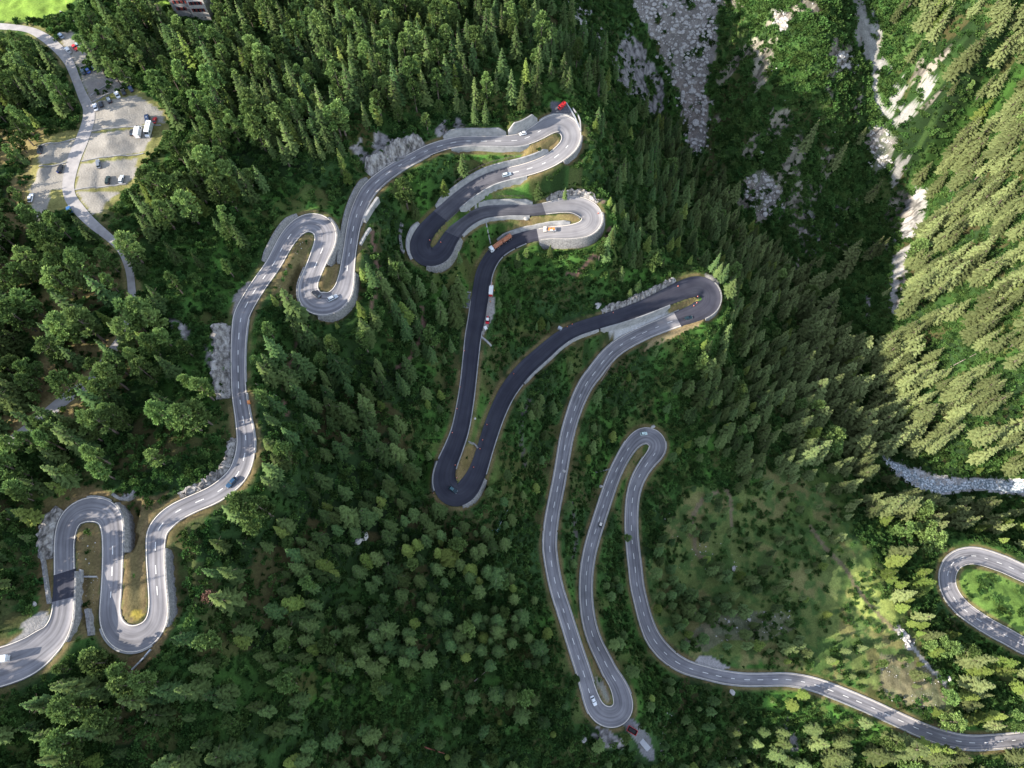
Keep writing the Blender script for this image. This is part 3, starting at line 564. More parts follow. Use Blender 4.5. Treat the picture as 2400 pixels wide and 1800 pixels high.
for (a,b),mname in marks:
    for k in range(a,b): kind[k] = mname
mats = ['asphalt','asphalt_pale','asphalt_new','asphalt_mid']
Vl,Fl,Ml = [],[],[]
cols = 5
for k in range(NR+1):
    for j in range(cols):
        u = -1+2*j/(cols-1); o = u*(road.hw[k]+.18)
        Vl.append((road.p[k,0]+road.n[k,0]*o,road.p[k,1]+road.n[k,1]*o,road.p[k,2]+.05*(1-u*u)))
for k in range(NR):
    for j in range(cols-1):
        q = k*cols+j; Fl.append((q+cols,q,q+1,q+cols+1)); Ml.append(mats.index(kind[k]))
# skirts down into the ground on both sides
for u,j in ((-1,0),(1,cols-1)):
    base = len(Vl)
    for k in range(NR+1):
        o = u*(road.hw[k]+.3); Vl.append((road.p[k,0]+road.n[k,0]*o,road.p[k,1]+road.n[k,1]*o,road.p[k,2]-1.2))
    for k in range(NR):
        f = (k*cols+j,(k+1)*cols+j,base+k+1,base+k); Fl.append(f if u>0 else f[::-1]); Ml.append(mats.index(kind[k]))
me = fastmesh('road',Vl,Fl)
wr = np.zeros((len(Vl),3),np.float32)
for k in range(NR+1):
    for j in range(cols): wr[k*cols+j] = ((-1+2*j/(cols-1))*(road.hw[k]+.18),road.s[k],0)
wa = me.attributes.new('wear','FLOAT_VECTOR','POINT'); wa.data.foreach_set('vector',wr.ravel())
me.polygons.foreach_set('material_index',np.array(Ml,np.int32))
ro = obj('road',me,[M[q] for q in mats]); tag(ro,kind='structure')
Vl,Fl = [],[]
for k0 in (0,): ribbon(lane,0,len(lane.p)-1,lambda k:lane.hw[k],lambda k:-lane.hw[k],.02,Vl,Fl)
for q in range(len(Vl)):
    x,y,z = Vl[q]; Vl[q] = (x,y,max(z,float(hz(x,y))+.12))
tag(obj('lane',fastmesh('lane',Vl,Fl),M['lane']),kind='structure')
# painted lines
dark = np.array([q in ('asphalt_new','asphalt_mid') for q in kind])
Vl,Fl = [],[]
noc = [seg((151,1290),(264,1260)),seg((262,1440),(366,1400)),seg((700,533),(762,560)),seg((725,660),(815,640)),seg((1287,293),(1335,340)),seg((1276,489),(1260,550)),seg((1386,1640),(1446,1602)),seg((1480,1045),(1535,1062)),seg((0,1563),(151,1345))]
nocm = np.zeros(NR+1,bool)
for a,b in noc: nocm[a:b] = True
s = 3.0; L = road.s[-1]
def lw(px): return px
while s<L-4:
    a = int(np.searchsorted(road.s,s)); b = int(np.searchsorted(road.s,s+2.7)); b = min(b,NR)
    if not (dark[a:b+1].any() or nocm[a:b+1].any()): ribbon(road,a,b,lambda k:.13,lambda k:-.13,.08,Vl,Fl)
    s += 7.4
tag(obj('road_centre_marking',fastmesh('road_centre_marking',Vl,Fl),M['paint']),kind='structure')
Vl,Fl = [],[]
a = 0
while a<NR:
    if dark[a]: a += 1; continue
    b = a
    while b<NR and not dark[b]: b += 1
    if b-a>3:
        for sg in (1,-1):
            ribbon(road,a,b-1,(lambda k,sg=sg:sg*(road.hw[k]-.18)+.13),(lambda k,sg=sg:sg*(road.hw[k]-.18)-.13),.07,Vl,Fl)
    a = b+1
tag(obj('road_edge_marking',fastmesh('road_edge_marking',Vl,Fl),M['paint_warm']),kind='structure')

# ------------------------------------------------------------------ walls and parapets
def wall_mesh(name,a,b,side,kindw,h,out,jag,rs):
    r = np.random.default_rng(rs); V,Fc = [],[]; rows = 7 if jag else 5
    ks = list(range(a,b+1))
    nz = r.random(len(ks)+8); nz = np.convolve(nz,np.ones(5)/5,'same')
    for n_,k in enumerate(ks):
        e = min(1,(min(k-a,b-k)+1.5)/5.0); hw = road.hw[k]; z = road.p[k,2]
        if kindw=='fill':
            prof = [(.02,-.4),(.06,.42),(.62,.42)]+[(.64+out*t,.30-(h+1.4)*t*e-.1) for t in (.5,1)]
        elif not jag:
            hh = h*e; prof = [(.2,-.4),(.2+out*.5,hh*.5),(.2+out,hh),(.85+out,hh+.02),(.9+out,hh-1.8)]
        else:
            hh = h*e*(.65+.75*nz[n_]); prof = [(.35,-.4),(.8+out*.15,hh*.25),(.9+out*.35,hh*.55),(1.0+out*.5,hh*.8),(1.1+out*.8,hh),(1.5+out,hh*1.0-.2),(2.4+out,hh-3.5)]
        for q,(o,dz) in enumerate(prof):
            if jag and 0<q<6: o += (r.random()-.5)*1.3; dz += (r.random()-.5)*1.5
            V.append((road.p[k,0]+side*road.n[k,0]*(hw+o),road.p[k,1]+side*road.n[k,1]*(hw+o),z+dz))
    nr = rows
    for i in range(len(ks)-1):
        for j in range(nr-1):
            q = i*nr+j; f = (q,q+1,q+nr+1,q+nr); Fc.append(f if side<0 else f[::-1])
    c0 = tuple(range(nr)); c1 = tuple((len(ks)-1)*nr+j for j in range(nr)); 
    me = bpy.data.meshes.new(name); me.from_pydata(V,[],Fc+[c0,c1[::-1]]); me.update(); return me
occ = {1:np.zeros(NR+1,bool),-1:np.zeros(NR+1,bool)}
for i,wl in enumerate(WALLS):
    a,b = seg(wl[0],wl[1]); side = 1 if wl[2]=='L' else -1; jag = wl[6]=='rock'
    occ[side][a:b+1] = True
    nm = 'rock_face' if jag else 'retaining_wall'
    o = obj(nm,wall_mesh(nm,a,b,side,wl[3],wl[4],wl[5],jag,i),M[wl[6]]); tag(o,wl[7],'rock face' if jag else 'wall')
# low parapets on stretches with no retaining wall
PAR = [((200,1195),(258,1215),'L','low kerb wall around the top of the left arch shaped bend'),((345,1486),(262,1458),'R','low kerb wall around the foot of the U bend with the brown island'),
 ((559,900),(564,748),'R','low kerb wall on the right of the upper left straight'),((576,1064),(561,927),'R','low kerb wall on the right of the road above the blue car'),((829,531),(1000,353),'R','low kerb wall along the open side of the road by the viaduct'),
 ((1278,298),(1338,312),'L','low kerb wall around the top right bend beside the red van'),((1123,708),(1048,1087),'R','pale parapet on the left of the straight dark road'),((1112,775),(1046,1095),'L','pale parapet on the right of the straight dark road'),
 ((1119,1105),(1208,892),'R','pale parapet on the right of the dark road above the lowest dark bend'),((1588,748),(1290,1239),'L','long parapet on the left of the road below the right dark bend'),((1600,743),(1290,1239),'R','long parapet on the right of the road below the right dark bend'),
 ((1290,1239),(1396,1660),'R','parapet on the left of the outer descending road'),((1290,1239),(1376,1605),'L','parapet on the right of the outer descending road'),((1457,1629),(1512,1020),'R','parapet on the right of the middle descending road'),((1431,1578),(1480,1045),'L','parapet on the left of the middle descending road'),
 ((1541,1041),(1573,1543),'L','parapet on the right of the innermost descending road'),((1520,1082),(1573,1543),'R','parapet on the left of the innermost descending road'),((1573,1543),(2400,1732),'L','parapet on the upper side of the valley road'),((1573,1543),(2400,1732),'R','parapet on the lower side of the valley road'),
 ((1660,1576),(1660,1576),'L',''),((2400,1513),(2400,1345),'L','kerb on the outside of the far right bend'),((1166,589),(1200,568),'L','white rail wall beside the log truck'),((1227,558),(1129,672),'L','thin pale rail on the inside of the bend with the log truck')]
for i,(p,q,sd,lb) in enumerate(PAR):
    if not lb: continue
    a,b = seg(p,q); side = 1 if sd=='L' else -1
    a0 = a
    V,Fc = [],[]; run = 0
    for k in range(a,b+1):
        if occ[side][k]: run = 0; continue
        occ[side][k] = True
        z = road.p[k,2]; hw = road.hw[k]
        for o,dz in ((.05,-.5),(.07,.35),(.50,.35),(.56,-1.5)): V.append((road.p[k,0]+side*road.n[k,0]*(hw+o),road.p[k,1]+side*road.n[k,1]*(hw+o),z+dz))
        if run:
            n0 = len(V)-8
            for j in range(3): f = (n0+j,n0+j+1,n0+j+5,n0+j+4); Fc.append(f if side<0 else f[::-1])
        run += 1
    runs = []
    for f in Fc:
        if runs and min(f)<=runs[-1][1]: runs[-1][0].append(f); runs[-1][1] = max(max(f),runs[-1][1])
        else: runs.append([[f],max(f)])
    runs.sort(key=lambda r:-len(r[0]))
    for q_,(fs,_) in enumerate(runs[:2]):
        if len(fs)<12: continue
        lo = min(min(f) for f in fs); hi = max(max(f) for f in fs)
        me = bpy.data.meshes.new('parapet'); me.from_pydata(V[lo:hi+1],[],[tuple(v-lo for v in f) for f in fs]); me.update()
        tag(obj('parapet',me,M['concrete']),lb if q_==0 else 'shorter piece of '+lb,'parapet')

# parking edge walls
PW = [((217,308),(378,294)),((192,379),(337,360)),((176,446),(296,432)),((90,344),(177,326)),((92,391),(157,381)),((189,160),(226,147)),((213,225),(266,187)),((217,240),(304,196)),((187,60),(141,27))]
PL = ['pale edging wall under the largest parking terrace','pale edging wall under the terrace with the motorhomes','pale edging wall behind the black and silver cars','pale edging wall above the lone black car','pale edging wall above the dark car with open doors','pale edging wall above the blue car in the upper car park','edging wall below the upper shaded car park','edging wall behind the row of black and white cars','stone edge between the meadow and the car park track']
for (p,q),lb in zip(PW,PL):
    A,B = at(*p),at(*q); n_ = 14; V = []
    d = (B-A); d.z = 0; d.normalize(); nn = Vector((-d.y,d.x,0))
    for i in range(n_+1):
        c = A.lerp(B,i/n_); z = float(hz(c.x,c.y))
        for o,dz in ((-.22,-1),(-.2,.45),(.2,.45),(.22,-1)): V.append((c.x+nn.x*o,c.y+nn.y*o,z+dz))
    Fc = [(4*i+j,4*i+j+1,4*i+j+5,4*i+j+4) for i in range(n_) for j in range(3)]+[(0,1,2,3),(4*n_+3,4*n_+2,4*n_+1,4*n_)]
    me = bpy.data.meshes.new('edging_wall'); me.from_pydata(V,[],Fc); me.update(); tag(obj('edging_wall',me,M['concrete']),lb,'wall')
# loose walls standing away from the roads
def free_wall(P,h,wd,mat,name,lb,cat='wall'):
    W = [at(*p) for p in catmull(P,6)]; V = []
    for i,c in enumerate(W):
        d = (W[min(i+1,len(W)-1)]-W[max(i-1,0)]); d.z = 0; d.normalize(); nn = Vector((-d.y,d.x,0)); z = float(hz(c.x,c.y)); j = random.uniform(-.12,.12)
        for o,dz in ((-wd/2,-1.2),(-wd/2*.8,h+j),(wd/2*.8,h+j),(wd/2,-1.2)): V.append((c.x+nn.x*o,c.y+nn.y*o,z+dz))
    n_ = len(W)-1; Fc = [(4*i+j,4*i+j+1,4*i+j+5,4*i+j+4) for i in range(n_) for j in range(3)]+[(0,1,2,3),(4*n_+3,4*n_+2,4*n_+1,4*n_)]
    me = bpy.data.meshes.new(name); me.from_pydata(V,[],Fc); me.update(); return tag(obj(name,me,mat),lb,cat)
free_wall([(268,1160),(285,1170),(305,1168),(322,1150)],1.6,1.2,M['stone'],'lookout_wall','curved stone lookout wall holding boulders beside the left arch shaped bend')
free_wall([(845,575),(857,553),(868,537)],1.2,1.3,M['concrete'],'stone_wall','short pale wall right of the road with the viaduct')
free_wall([(855,523),(872,495),(888,472)],3.2,1.4,M['concrete'],'stone_wall','pale concrete slab wall below the climbing road')
free_wall([(942,525),(938,550),(942,585),(948,592)],1.2,1.5,M['stone'],'stone_wall','thin grey wall left of the tight dark bend')
free_wall([(97,1290),(105,1320),(112,1370),(118,1415)],1.2,1.1,M['stone'],'stone_wall','thin stone wall left of the dark asphalt patch')
free_wall([(192,1335),(190,1365)],1.0,1.0,M['concrete'],'stone_wall','small L shaped wall inside the left island')
free_wall([(197,1352),(228,1352)],.7,.6,M['concrete'],'stone_wall','thin rail wall crossing the left island')
free_wall([(208,1428),(212,1460),(216,1490)],1.5,1.4,M['stone'],'stone_wall','stone wall at the foot of the left island slope')
free_wall([(1098,1036),(1110,1040),(1120,1050)],.8,.9,M['stone'],'stone_wall','short wall crossing the brown island in the lowest dark bend')
free_wall([(1139,520),(1144,545),(1150,572)],.4,.7,M['concrete'],'drain_channel','straight pale channel running down between two dark roads','channel')
free_wall([(1327,243),(1345,272),(1358,300)],.9,.5,M['steel'],'barrier_rail','long straight grey rail beside the red van','rail')
free_wall([(1342,255),(1358,280),(1361,310)],.9,.6,M['concrete'],'stone_wall','thin outer wall right of the top right bend')
free_wall([(310,1570),(335,1545),(355,1522)],.7,.5,M['steel'],'barrier_rail','slanting grey rail below the U bend')
free_wall([(1396,1107),(1412,1104),(1428,1100)],.8,.7,M['stone'],'stone_wall','small stone spur left of the middle descending road')
free_wall([(1128,790),(1140,800),(1152,812)],.8,1.0,M['concrete'],'stone_wall','small pale spur wall below the parked red roller')

# ------------------------------------------------------------------ trees
def tri_mesh(name,V,Fc,TV):
    return with_tip_shade(fastmesh(name,V,[f[:3] for f in Fc]),TV)
def with_tip_shade(me,tv):
    a = me.attributes.new('tip','FLOAT','POINT'); a.data.foreach_set('value',np.asarray(tv,np.float32)); return me  # tip factor also carries painted crown shade for the foliage
def spruce_mesh(seed,h=20,R=3.0,step=.6,nb=8,thin=.28,droop=.38,gap=.08,low=.1):
    r = random.Random(seed); V,Fc = [],[]; z = h*low; TV = []
    while z<h-.2:
        t = z/h; rr = R*(1-t)**.78*r.uniform(.85,1.12)+.12; n = max(4,int(nb*(.55+.6*(1-t)))); a0 = r.uniform(0,6.3)
        for i in range(n):
            if r.random()<gap: continue
            a = a0+6.283*i/n+r.uniform(-.22,.22); q = rr*r.uniform(.72,1.12); w = q*thin+.16; dr = droop*r.uniform(.7,1.3)
            ca,sa = math.cos(a),math.sin(a); zz = z+r.uniform(-.25,.25)
            def P(u,v,dz): return (u*ca-v*sa,u*sa+v*ca,zz-dr*u+dz)
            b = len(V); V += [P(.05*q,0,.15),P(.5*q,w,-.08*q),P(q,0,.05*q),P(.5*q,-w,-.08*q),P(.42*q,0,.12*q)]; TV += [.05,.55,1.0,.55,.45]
            Fc += [(b,b+4,b+1),(b+4,b+2,b+1),(b,b+3,b+4),(b+4,b+3,b+2)]
            for sgn in (1,-1):
                if r.random()<.6:
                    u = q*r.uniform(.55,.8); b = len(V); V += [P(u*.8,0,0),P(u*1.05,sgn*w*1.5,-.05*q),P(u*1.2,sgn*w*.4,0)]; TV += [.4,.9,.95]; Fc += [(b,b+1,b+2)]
        z += step*r.uniform(.8,1.2)
    b = len(V); 
    for i in range(4): V.append((.18*math.cos(i*1.57),.18*math.sin(i*1.57),h-.9))
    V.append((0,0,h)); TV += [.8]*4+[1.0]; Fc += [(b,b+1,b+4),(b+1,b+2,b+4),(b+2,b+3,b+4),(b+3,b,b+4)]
    return tri_mesh('crown',V,Fc,TV)
def pine_mesh(seed,h=16,R=3.0,n=430,low=.25,tuft=.62,name='crown',flat=False):
    r = random.Random(seed); V,Fc,TV = [],[],[]
    ph = [r.uniform(0,6.3) for _ in range(4)]
    nl = 26 if not flat else 8; lobes = []
    for i in range(nl):      # boughs grouped in irregular clumps
        t = r.random()**.85; prof = (1-t**3.2)**.6*(.62+.38*min(1,t*3)) if not flat else (1-t*t)**.5
        a = r.uniform(0,6.283); rad = R*prof*r.uniform(.35,.9); lobes.append((rad*math.cos(a),rad*math.sin(a),h*(low+(1-low)*t),r.uniform(.55,1.15)*(1.15-.45*t)))
    lobes.append((0,0,h*.96,.8))
    for i in range(n):
        lx,ly,lz,lr = lobes[r.randrange(len(lobes))]; k = r.random()**.4
        d0 = Vector((r.gauss(0,1),r.gauss(0,1),r.gauss(.35,.8))).normalized(); c = Vector((lx,ly,lz))+d0*lr*k*R*.33; c.z = min(c.z,h)
        o = (d0+Vector((lx,ly,0)).normalized()*.5+Vector((0,0,.5))).normalized() if (lx or ly) else d0
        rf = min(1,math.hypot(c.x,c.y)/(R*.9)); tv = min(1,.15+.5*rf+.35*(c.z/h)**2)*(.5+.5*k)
        for q in range(3):
            d = (o+Vector((r.uniform(-.8,.8),r.uniform(-.8,.8),r.uniform(-.4,.7)))).normalized(); s_ = Matrix.Rotation(r.uniform(0,6.3),3,d)@d.orthogonal().normalized()
            L_ = tuft*r.uniform(.8,1.6); w = tuft*r.uniform(.22,.42); b = len(V)
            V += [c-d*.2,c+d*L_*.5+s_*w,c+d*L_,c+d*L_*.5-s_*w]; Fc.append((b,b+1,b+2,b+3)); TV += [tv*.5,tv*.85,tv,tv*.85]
    return with_tip_shade(fastmesh(name,[tuple(v) for v in V],Fc),TV)
def trunk_mesh(seed,h,r0,limbs=5,lo=.2):
    r = random.Random(seed); mb = MB(); x=y=0; p = Vector((0,0,-1.2)); n = 5
    for i in range(n):
        q = Vector((r.uniform(-.12,.12)*i*.5,r.uniform(-.12,.12)*i*.5,h*(i+1)/n*.97)); mb.cyl(p,q,r0*(1-i/n)+.04,r0*(1-(i+1)/n)+.035,6); p = q
    for i in range(limbs):
        z = h*r.uniform(lo,.75); a = r.uniform(0,6.3); l = r.uniform(1,2.2); mb.cyl((0,0,z),(l*math.cos(a),l*math.sin(a),z+r.uniform(-.3,.6)),.06,.02,4)
    me = mb.mesh('trunk'); me.materials.append(M['bark']); return me
WF = {'spruce_tree':1.38,'pine_tree':1.12,'larch_tree':1.25}
KIND = {'spruce_tree':('spruce',[]),'pine_tree':('pine',[]),'larch_tree':('larch',[])}
for s_ in range(5):
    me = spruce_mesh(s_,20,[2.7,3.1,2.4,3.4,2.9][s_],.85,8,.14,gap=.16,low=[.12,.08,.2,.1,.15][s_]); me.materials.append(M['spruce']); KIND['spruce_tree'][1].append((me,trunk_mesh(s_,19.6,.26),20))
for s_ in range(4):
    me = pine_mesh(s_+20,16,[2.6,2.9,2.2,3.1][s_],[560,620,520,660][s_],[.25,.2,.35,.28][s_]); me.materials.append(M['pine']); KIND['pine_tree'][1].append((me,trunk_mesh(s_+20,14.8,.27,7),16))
for s_ in range(3):
    me = spruce_mesh(s_+40,18,[3.0,3.4,2.6][s_],.8,8,.20,.12,.18,.16); me.materials.append(M['larch']); KIND['larch_tree'][1].append((me,trunk_mesh(s_+40,17.5,.24,8),18))
dead_m = spruce_mesh(77,17,2.2,.8,6,.07,.3,.25,.15); dead_m.materials.append(M['dead']); dead_t = trunk_mesh(77,17,.22,8); dead_t.materials.clear(); dead_t.materials.append(M['deadwood'])
russ_m = pine_mesh(78,9,2.6,260,.3,.45); russ_m.materials.append(M['russet'])

def dens(px,py):
    fx = min(max(px/100-.5,0),22.999); fy = min(max(py/100-.5,0),16.999); i,j = int(fx),int(fy); u,v = fx-i,fy-j
    return DM[j,i]*(1-u)*(1-v)+DM[j,i+1]*u*(1-v)+DM[j+1,i]*(1-u)*v+DM[j+1,i+1]*u*v
NOTREE = np.zeros((NY,NX),bool)
for P in CLIFF+SCREE+CHUTE+[river_b,SUN_PATCH,GRASS_L]: NOTREE |= inpoly(PXG,PYG,P)
HOTEL_BOX = [(395,-60),(505,-60),(505,55),(395,40)]
for P in [HOTEL_BOX,[(1290,237),(1322,240),(1345,262),(1348,300),(1290,268)],[(1450,1690),(1485,1680),(1540,1740),(1545,1790),(1490,1790),(1465,1705)],[(1140,640),(1162,690),(1165,740),(1145,775),(1128,790),(1120,690)],[(1425,765),(1548,725),(1600,738),(1540,772),(1430,812)],
  [(0,1450),(120,1430),(130,1480),(0,1540)],[(265,1145),(330,1145),(330,1185),(265,1185)]]: NOTREE |= inpoly(PXG,PYG,P)
NOTREE |= PKM|pk2|(EDGE<3.2)|(EDL<2.0)
def gi(x,y): return min(max(int((y-Y0)/G+.5),0),NY-1),min(max(int((x-X0)/G+.5),0),NX-1)
keep = [(p,r) for p,r in []]
def hits_way(w,px,py,rad):
    q,i,d = w.tree.find((px,py,0)); z = CAMZ-w.p[i,2]
    return d<w.hw[i]*F/(z*1.05)+rad
PARKPX = [(95,330),(190,310),(215,235),(320,212),(385,262),(395,295),(350,360),(290,440),(245,480),(180,470),(75,500),(75,450)]
def clear_view(x,y,z,h,R,px,py):
    for t in (.35,.6,.85,1.0):
        a,b = proj(x,y,z+h*t); r = R*F/(CAMZ-z)*(1.15-t)*.9+1
        if hits_way(road,a,b,r): return False
        if py<560 and t<.9 and hits_way(lane,a,b,r-3) and random.random()<.8: return False
        if t>.3 and inpoly(np.array([a]),np.array([b]),PARKPX)[0]: return False
        if t<.9 and inpoly(np.array([a]),np.array([b]),river_b)[0]: return False
        if t<.7 and px>1950 and py<760 and (inpoly(np.array([a]),np.array([b]),CHUTE[0])[0] or inpoly(np.array([a]),np.array([b]),CHUTE[1])[0] or inpoly(np.array([a]),np.array([b]),CHUTE[2])[0]): return False
        if inpoly(np.array([a]),np.array([b]),[(400,-30),(490,-30),(492,42),(415,38)])[0]: return False
    return True
def species(px,py):
    r = random.random()
    if px<640 and py<1250 or (px<330 and py<1800): pr = (.38,.52,.10)
    elif px<1300 and py<330: pr = (.5,.42,.08)
    elif px>1850 and py<1200: pr = (.93,.03,.04)
    elif px>2050: pr = (.4,.2,.4)
    else: pr = (.86,.05,.09)
    return 'spruce_tree' if r<pr[0] else 'pine_tree' if r<pr[0]+pr[1] else 'larch_tree'
gyy,gxx = np.gradient(HH); SL = np.sqrt(1+np.minimum(gxx**2+gyy**2,6))
MEAD = inpoly(PXG,PYG,MEADOW); T = []; CLUMP = fbm(GX,GY,16,401,3); GOR = inpoly(PXG,PYG,[(1640,-60),(2090,-60),(2120,300),(2080,420),(2110,560),(2080,740),(2040,900),(1960,760),(1880,640),(1740,520),(1690,380),(1660,200)])
cell = 4.7
for iy in range(int((Y1-Y0)/cell)):
    for ix in range(int((X1-X0)/cell)):
        x = X0+(ix+random.random()*.9)*cell; y = Y0+(iy+random.random()*.9)*cell
        j,i = gi(x,y)
        px,py = PXG[j,i],PYG[j,i]
        if px<-300 or px>2700 or py<-230 or py>2200: continue
        d = dens(px,py)+(2.3 if MEAD[j,i] and py>1230 and px<1840 else .6 if MEAD[j,i] else 0)
        pz = (d/9.0)**1.25*1.02
        if px>1420 and py<1150: pz /= min(1.6,1.0+.55*(SL[j,i]-1))
        if px<620: pz *= .88
        if GOR[j,i]: pz *= .13
        pz *= min(1.15,max(.25,.8+(CLUMP[j,i]-.5)*3.2))
        if random.random()>pz or NOTREE[j,i]: continue
        k = species(px,py); z = HH[j,i]
        h = random.gauss(1,.24); h = max(.4,min(1.45,h))
        base = {'spruce_tree':20 if px>1500 else 17,'pine_tree':16,'larch_tree':15}[k]
        if px>1850: base *= 1.22
        if 1420<px<=1850 and py<1150: base *= .84
        if 1850>px>1650 and py<400: base *= .55
        if py>1150 and 1500<px<2000: base *= .75
        if d<3.5: base *= .72
        if MEAD[j,i] and px>1850: base *= .7
        H_ = base*h
        if not clear_view(x,y,z,H_,3.5,px,py): continue
        T.append((x,y,z-.2,H_,k,px,py))
print('TREES',len(T))
# hand placed trees that stand out in the photograph (crown centre px, height, kind, label)
HAND = [((848,640),11,'larch_tree','bright yellow green larch at the right edge of the climbing road'),((842,720),13,'larch_tree','yellow green larch beside the stone wall under the bend with two cars'),((788,760),6,'larch_tree','small round yellow green tree below the bend with two cars'),
 ((1040,435),12,'larch_tree','feathery tree standing against the road near the viaduct'),((1262,440),13,'spruce_tree','tall spruce overlapping the second road near the silver estate car'),((1325,448),10,'spruce_tree','spruce right of the second road below the top right bend'),((640,700),9,'larch_tree','light tree in the brown island left of the bend with two cars'),
 ((1430,470),8,'larch_tree','pale green tree above the footpath right of the grey bend'),((1475,880),9,'larch_tree','pale tree with a leaning bare trunk right of the diagonal road'),((2300,1100),9,'larch_tree','pale tree on the far bank of the river'),((1880,1190),9,'spruce_tree','lone spruce in the right meadow with a dark foot'),
 ((1935,1325),10,'larch_tree','round pale tree alone in the right meadow'),((1945,1440),10,'larch_tree','double crowned pale tree beside the sunlit meadow'),((1840,1520),8,'larch_tree','round pale tree below the boulders of the right meadow'),((1850,1550),9,'larch_tree','star shaped pale tree above the valley road'),((1960,1550),10,'larch_tree','feathery pale tree above the right part of the valley road'),
 ((2130,1545),8,'pine_tree','dark round tree beside the gravel strip in the right meadow'),((1890,1630),13,'larch_tree','yellow green tree reaching over the valley road'),((1472,1260),9,'pine_tree','green tree overhanging the innermost descending road'),((1350,1590),7,'pine_tree','dark small tree at the edge of the outer descending road')]
SEP = []
for (p,h,k,lb) in HAND:
    b = at(p[0],p[1]); 
    for _ in range(4):   # walk the foot so that the crown centre lands where the photograph shows it
        a_,b_ = proj(b.x,b.y,b.z+h*.6); b = at(*[u+v_ for u,v_ in zip(proj(b.x,b.y,b.z),(p[0]-a_,p[1]-b_))])
    j,i = gi(b.x,b.y); SEP.append((b.x,b.y,float(hz(b.x,b.y))-.2,h,k,p[0],p[1],lb))
LM = [((200,300),'the car park'),((60,200),'the trees left of the car park lane'),((440,60),'the large building'),((640,150),'the forest right of the building'),((900,120),'the top forest'),((1150,130),'the forest above the tall concrete wall'),((1330,120),'the dark cliff at the top'),((1500,330),'the pale cliff'),
 ((1640,200),'the boulder field'),((1850,150),'the upper gorge scrub'),((2050,150),'the white chute'),((2250,80),'the top right corner'),((2330,350),'the upper part of the right slope'),((2250,600),'the steep right slope'),((2120,650),'the pale gorge cliffs'),((2300,850),'the lower right slope'),((2230,1080),'the boulder strewn river'),
 ((1960,850),'the gorge bottom'),((1800,750),'the spruce slope left of the gorge'),((1560,500),'the spruces right of the grey bend'),((1700,950),'the sunlit trees above the right meadow'),((1900,1080),'the trees at the top of the right meadow'),((2050,1180),'the trees between river and meadow'),((1650,690),'the right dark bend'),
 ((1250,700),'the parked white trailer'),((1450,600),'the hollow between the dark roads'),((1400,820),'the diagonal dark road'),((1510,1020),'the bend with the white car'),((1430,1680),'the lowest hairpin'),((1650,1400),'the pale boulders'),((1750,1580),'the valley road'),((2200,1500),'the far right bend'),((1900,1720),'the bottom right corner'),
 ((1600,1720),'the stony gully at the bottom'),((1300,1450),'the outer descending road'),((1060,1150),'the lowest dark bend'),((950,1300),'the dark central slope'),((1100,1500),'the bottom central forest'),((1000,1720),'the reddish fallen trunk'),((800,1500),'the sun flecked forest'),((650,1350),'the bright trees right of the U bend'),((650,1650),'the bottom left forest'),
 ((450,1450),'the U bend with the brown island'),((250,1620),'the bright trees below the left bend'),((80,1720),'the bottom left corner'),((60,1300),'the left edge by the dark asphalt patch'),((100,1130),'the left arch shaped bend'),((450,1000),'the road with the blue car'),((300,950),'the left forest'),((100,850),'the narrow lane at the left edge'),
 ((420,780),'the layered rock outcrop'),((150,650),'the forest below the car park'),((400,520),'the shady forest right of the car park'),((560,380),'the forest left of the climbing road'),((740,300),'the grey dead spruce'),((850,200),'the forest above the pale rock face'),((600,520),'the upper left bend'),((720,620),'the bend with two cars'),
 ((920,480),'the viaduct'),((990,580),'the tight dark bend'),((950,750),'the small metal shed'),((800,800),'the brown footpath'),((900,950),'the central hollow'),((700,1050),'the slope right of the blue car'),((1280,1000),'the straight stretch below the diagonal road'),((1380,450),'the grey bend with the flatbed truck'),((1380,250),'the red van')]
ADJ = {'spruce_tree':'dark pointed spruce','pine_tree':'round topped green pine','larch_tree':'pale feathery larch'}
def tlabel(t):
    x,y,z,H_,k,px,py = t[:7]; a_,b_ = proj(x,y,z+H_*.6)
    l = min(LM,key=lambda l:(l[0][0]-a_)**2+(l[0][1]-b_)**2); dx,dy = a_-l[0][0],b_-l[0][1]
    dr = ('right of' if dx>0 else 'left of') if abs(dx)>abs(dy) else ('below' if dy>0 else 'above')
    sz = 'tall' if H_>19 else 'short' if H_<12 else 'medium'
    return f"{sz} {ADJ[k]} {dr} {l[1]}",(dx*dx+dy*dy)
allT = {k:[] for k in KIND}
for t in T: allT[t[4]].append(t)
def big(t): return 1.14 if t[5]>1420 and t[6]<1150 else 1.1 if t[5]>1850 else 1.05 if (380<t[5]<1600 and t[6]>1000) else 1.0
def make_tree(t,label,group=None,proto={}):
    x,y,z,H_,k = t[:5]; meshes = KIND[k][1]; vi = random.randrange(len(meshes)); cm_,tm_,hh = meshes[vi]
    r_ = empty(k,(x,y,z),random.uniform(0,6.28),label,{'spruce_tree':'spruce','pine_tree':'pine','larch_tree':'larch'}[k],group)
    s_ = H_/hh; w = s_*WF[k]*random.uniform(.85,1.2)*(1.1 if H_<14 else 1)*big(t); r_.scale = (w,w,s_)
    key = (k,vi)
    if key not in proto:
        tr = bpy.data.objects.new('trunk',tm_); cr = bpy.data.objects.new('crown',cm_); proto[key] = (tr,cr)
    else: tr,cr = [o.copy() for o in proto[key]]
    for o in (tr,cr): COL.objects.link(o); o.parent = r_
    return r_
inframe = lambda t: -40<t[5]<2440 and -60<t[6]<1860
